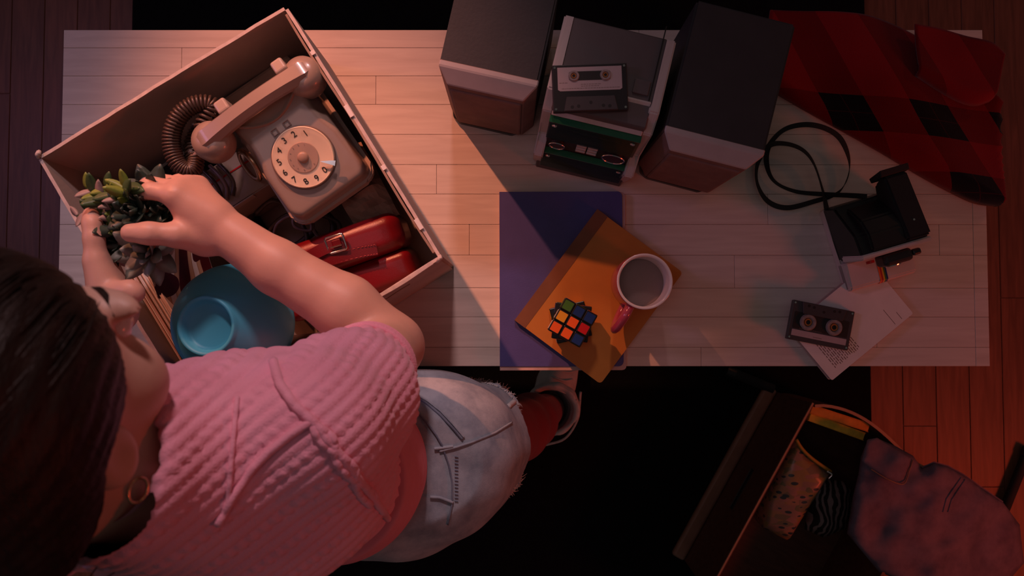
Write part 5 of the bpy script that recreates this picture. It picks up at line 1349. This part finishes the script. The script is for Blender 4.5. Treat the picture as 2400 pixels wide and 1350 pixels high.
M['floral'] = floral()
zf = 0.215
oP = WP([(1868, 1032, zf), (1892, 1062, zf), (1948, 1108, zf), (1930, 1140, zf), (1890, 1200, zf-0.02), (1850, 1270, zf-0.04), (1790, 1240, zf-0.05), (1800, 1180, zf-0.02), (1830, 1110, zf)])
pc_ = sum(oP, Vector())/len(oP)
b = bmesh.new(); top_ = b.verts.new(pc_+Vector((0, 0, 0.025))); rings = []
for k in (0.35, 0.7, 0.92, 1.0):
    rings.append([b.verts.new(pc_.lerp(p, k)+Vector((0, 0, 0.025*(1-k**3)-(0.012 if k == 1 else 0)+0.008*nz((p.x*30*k, p.y*30*k, 2))))) for p in oP])
n = len(oP)
for j in range(n): b.faces.new((top_, rings[0][j], rings[0][(j+1) % n]))
for a, c in zip(rings, rings[1:]):
    for j in range(n): b.faces.new((a[j], c[j], c[(j+1) % n], a[(j+1) % n]))
lowr = [b.verts.new(pc_.lerp(p, 0.9)+Vector((0, 0, -0.14))) for p in oP]
for j in range(n): b.faces.new((rings[-1][j], lowr[j], lowr[(j+1) % n], rings[-1][(j+1) % n]))
b.faces.new(lowr)
bmesh.ops.subdivide_edges(b, edges=b.edges[:], cuts=1, use_grid_fill=True, smooth=0.6)
pch = thing('pouch', 'floral zipped pouch with leaf pattern inside the brown crate', 'pouch', (pc_.x, pc_.y, 0.05))
obj('pouch_body', b, M['floral'], pch, smooth=True, world=True)
M['zip'] = mat('yellow_zip', (0.42, 0.27, 0.03), 0.6)
obj('zip_tape', tube(WP([(1866, 1030, .226), (1880, 1052, .228), (1905, 1076, .228), (1948, 1106, .222)]), 0.004, 6), M['zip'], pch, smooth=True, world=True)
zs = obj('zip_pull', tube(WP([(1938, 1104, .232), (1950, 1112, .232), (1942, 1122, .230)]), 0.0025, 6), M['chrome'], pch, smooth=True, world=True)
# dark striped cloth
def zebra():
    t = NT('striped_cloth'); co = t.n('ShaderNodeTexCoord'); wv = t.n('ShaderNodeTexWave', i_Scale=22.0, i_Distortion=6.0, i_Detail=2.0); t.l(co.outputs['Object'], wv.inputs['Vector'])
    c = t.ramp(wv.outputs[0], [(0.0, (0.006, 0.005, 0.006)), (0.62, (0.22, 0.17, 0.17))]); c.node.color_ramp.interpolation = 'CONSTANT'
    t.l(c, t.b.inputs['Base Color']); setin(t.b, 'Roughness', 0.8); return t.m
M['zebra'] = zebra()
def cloth_patch(name, poly, zfun, m, parent=None, step=0.010, thick=0.003, label=None):
    """cloth filling a pixel outline; height from zfun; a real sheet with thickness"""
    xs = [p[0] for p in poly]; ys_ = [p[1] for p in poly]
    def inside(x, y):
        r = False; n = len(poly)
        for i in range(n):
            x1, y1 = poly[i]; x2, y2 = poly[(i+1) % n]
            if (y1 > y) != (y2 > y) and x < (x2-x1)*(y-y1)/(y2-y1)+x1: r = not r
        return r
    b = bmesh.new(); ring = []; cxy = (sum(xs)/len(xs), sum(ys_)/len(ys_)); dense = []
    for i in range(len(poly)):
        p, q = poly[i], poly[(i+1) % len(poly)]; k = max(1, int(math.hypot(q[0]-p[0], q[1]-p[1])/9))
        dense += [(p[0]+(q[0]-p[0])*j/k, p[1]+(q[1]-p[1])*j/k) for j in range(k)]
    pts = dense[:]
    y = min(ys_)
    while y < max(ys_):
        x = min(xs)
        while x < max(xs):
            if inside(x, y) and min((x-p[0])**2+(y-p[1])**2 for p in dense) > 45: pts.append((x, y))
            x += 9
        y += 9
    from mathutils.geometry import delaunay_2d_cdt
    n = len(dense)
    r = delaunay_2d_cdt([Vector(p) for p in pts], [(i, (i+1) % n) for i in range(n)], [], 1, 1e-4)
    def edge_d(x, y): return min(math.hypot(x-p[0], y-p[1]) for p in dense)
    vs = [b.verts.new(W(v.x, v.y, zfun(v.x, v.y, edge_d(v.x, v.y)))) for v in r[0]]
    for f in r[2]:
        try: b.faces.new([vs[i] for i in f])
        except ValueError: pass
    bmesh.ops.recalc_face_normals(b, faces=b.faces)
    if b.faces and sum(f.normal.z for f in b.faces) < 0: bmesh.ops.reverse_faces(b, faces=b.faces)
    bmesh.ops.solidify(b, geom=b.faces[:], thickness=thick)
    return obj(name, b, m, parent, smooth=True, world=parent is not None, label=label)
def zz(x, y, e): return 0.17+0.02*min(1, e/20)+0.02*nz((x/40, y/40, 5))-0.0002*max(0, y-1150)
o = cloth_patch('scarf', [(1915, 1135), (1940, 1122), (1975, 1128), (1995, 1150), (2000, 1190), (1980, 1240), (1930, 1260), (1885, 1240), (1895, 1180)], zz, M['zebra'])
tag(o, 'black scarf with pale stripes beside the floral pouch', 'scarf')
# ------------------------------------------------------------------ denim jacket over the crate's side
def zj(x, y, e):
    base = 0.268-0.00042*max(0, x-2190)-0.00012*max(0, y-1180)
    return base+0.018*min(1, e/24)**0.5+0.015*nz((x/55, y/40, 7.0))+0.004*math.sin(x/22+y/34)*min(1, e/30)
jk_poly = [(2034, 1030), (2058, 1028), (2100, 1046), (2140, 1068), (2160, 1096), (2190, 1083), (2222, 1092), (2258, 1112), (2300, 1142), (2350, 1176), (2390, 1230), (2400, 1320), (2330, 1400), (2180, 1390), (2060, 1340), (1985, 1250), (1998, 1168), (2012, 1110), (2018, 1070)]
jk = cloth_patch('denim_jacket', jk_poly, zj, M['denim_p'])
tag(jk, 'denim jacket with violet light put in its colour, hanging out of the brown crate', 'jacket')
tj = BVHTree.FromPolygons([v.co for v in jk.data.vertices], [tuple(p.vertices) for p in jk.data.polygons])
def zc_(x, y, e): return zj(x, y, 30)+0.014+0.004*min(1, e/10)
cl_ = cloth_patch('collar', [(2034, 1030), (2056, 1026), (2096, 1052), (2140, 1078), (2132, 1100), (2118, 1134), (2082, 1124), (2042, 1100), (2020, 1080)], zc_, M['denim_p'], jk)
seam = bmesh.new()
for pl_ in ([(2160, 1096), (2190, 1083), (2222, 1092), (2258, 1112), (2300, 1142), (2350, 1176)], [(2262, 1124), (2230, 1172), (2222, 1200)], [(2252, 1120), (2218, 1170), (2210, 1200)]):
    q = drape(pl_, [tj], 0.002, 8)
    if len(q) > 3: sweep(q, circ(0.0016, 5), seam)
obj('seam', seam, M['denim_p'], jk, world=True)
cs = [W(x_, y_, zc_(x_, y_, 10)+0.001) for x_, y_ in ((2140, 1078), (2132, 1100), (2118, 1134), (2082, 1124), (2042, 1100))]
obj('collar_stitching', sweep(path(cs, 5), circ(0.0014, 5)), M['skirt'], jk, world=True)
# two dark metal tubes near the crate: parts of a stand lying on the floor
def rod(label, p, q, r, cat='rod'):
    a, b_ = W(*p), W(*q); d = (b_-a).normalized()
    t = thing('metal_tube', label, cat, ((a+b_)/2)-Vector((0, 0, 0)), 0)
    obj('pipe', sweep([a, b_], circ(r, 14)), M['blk_m'], t, smooth=True, world=True, auto=40)
    obj('end_cap', sweep([a-d*0.012, a+d*0.012], circ(r*1.18, 14)), M['blk'], t, smooth=True, world=True, auto=40)
    return t
rod('dull metal tube lying on the black rug under the desk', (1712, 872, 0.026), (1812, 912, 0.026), 0.013)
rod('black metal tube lying on the wooden floor past the jacket', (2408, 1060, 0.018), (2300, 1330, 0.018), 0.012)
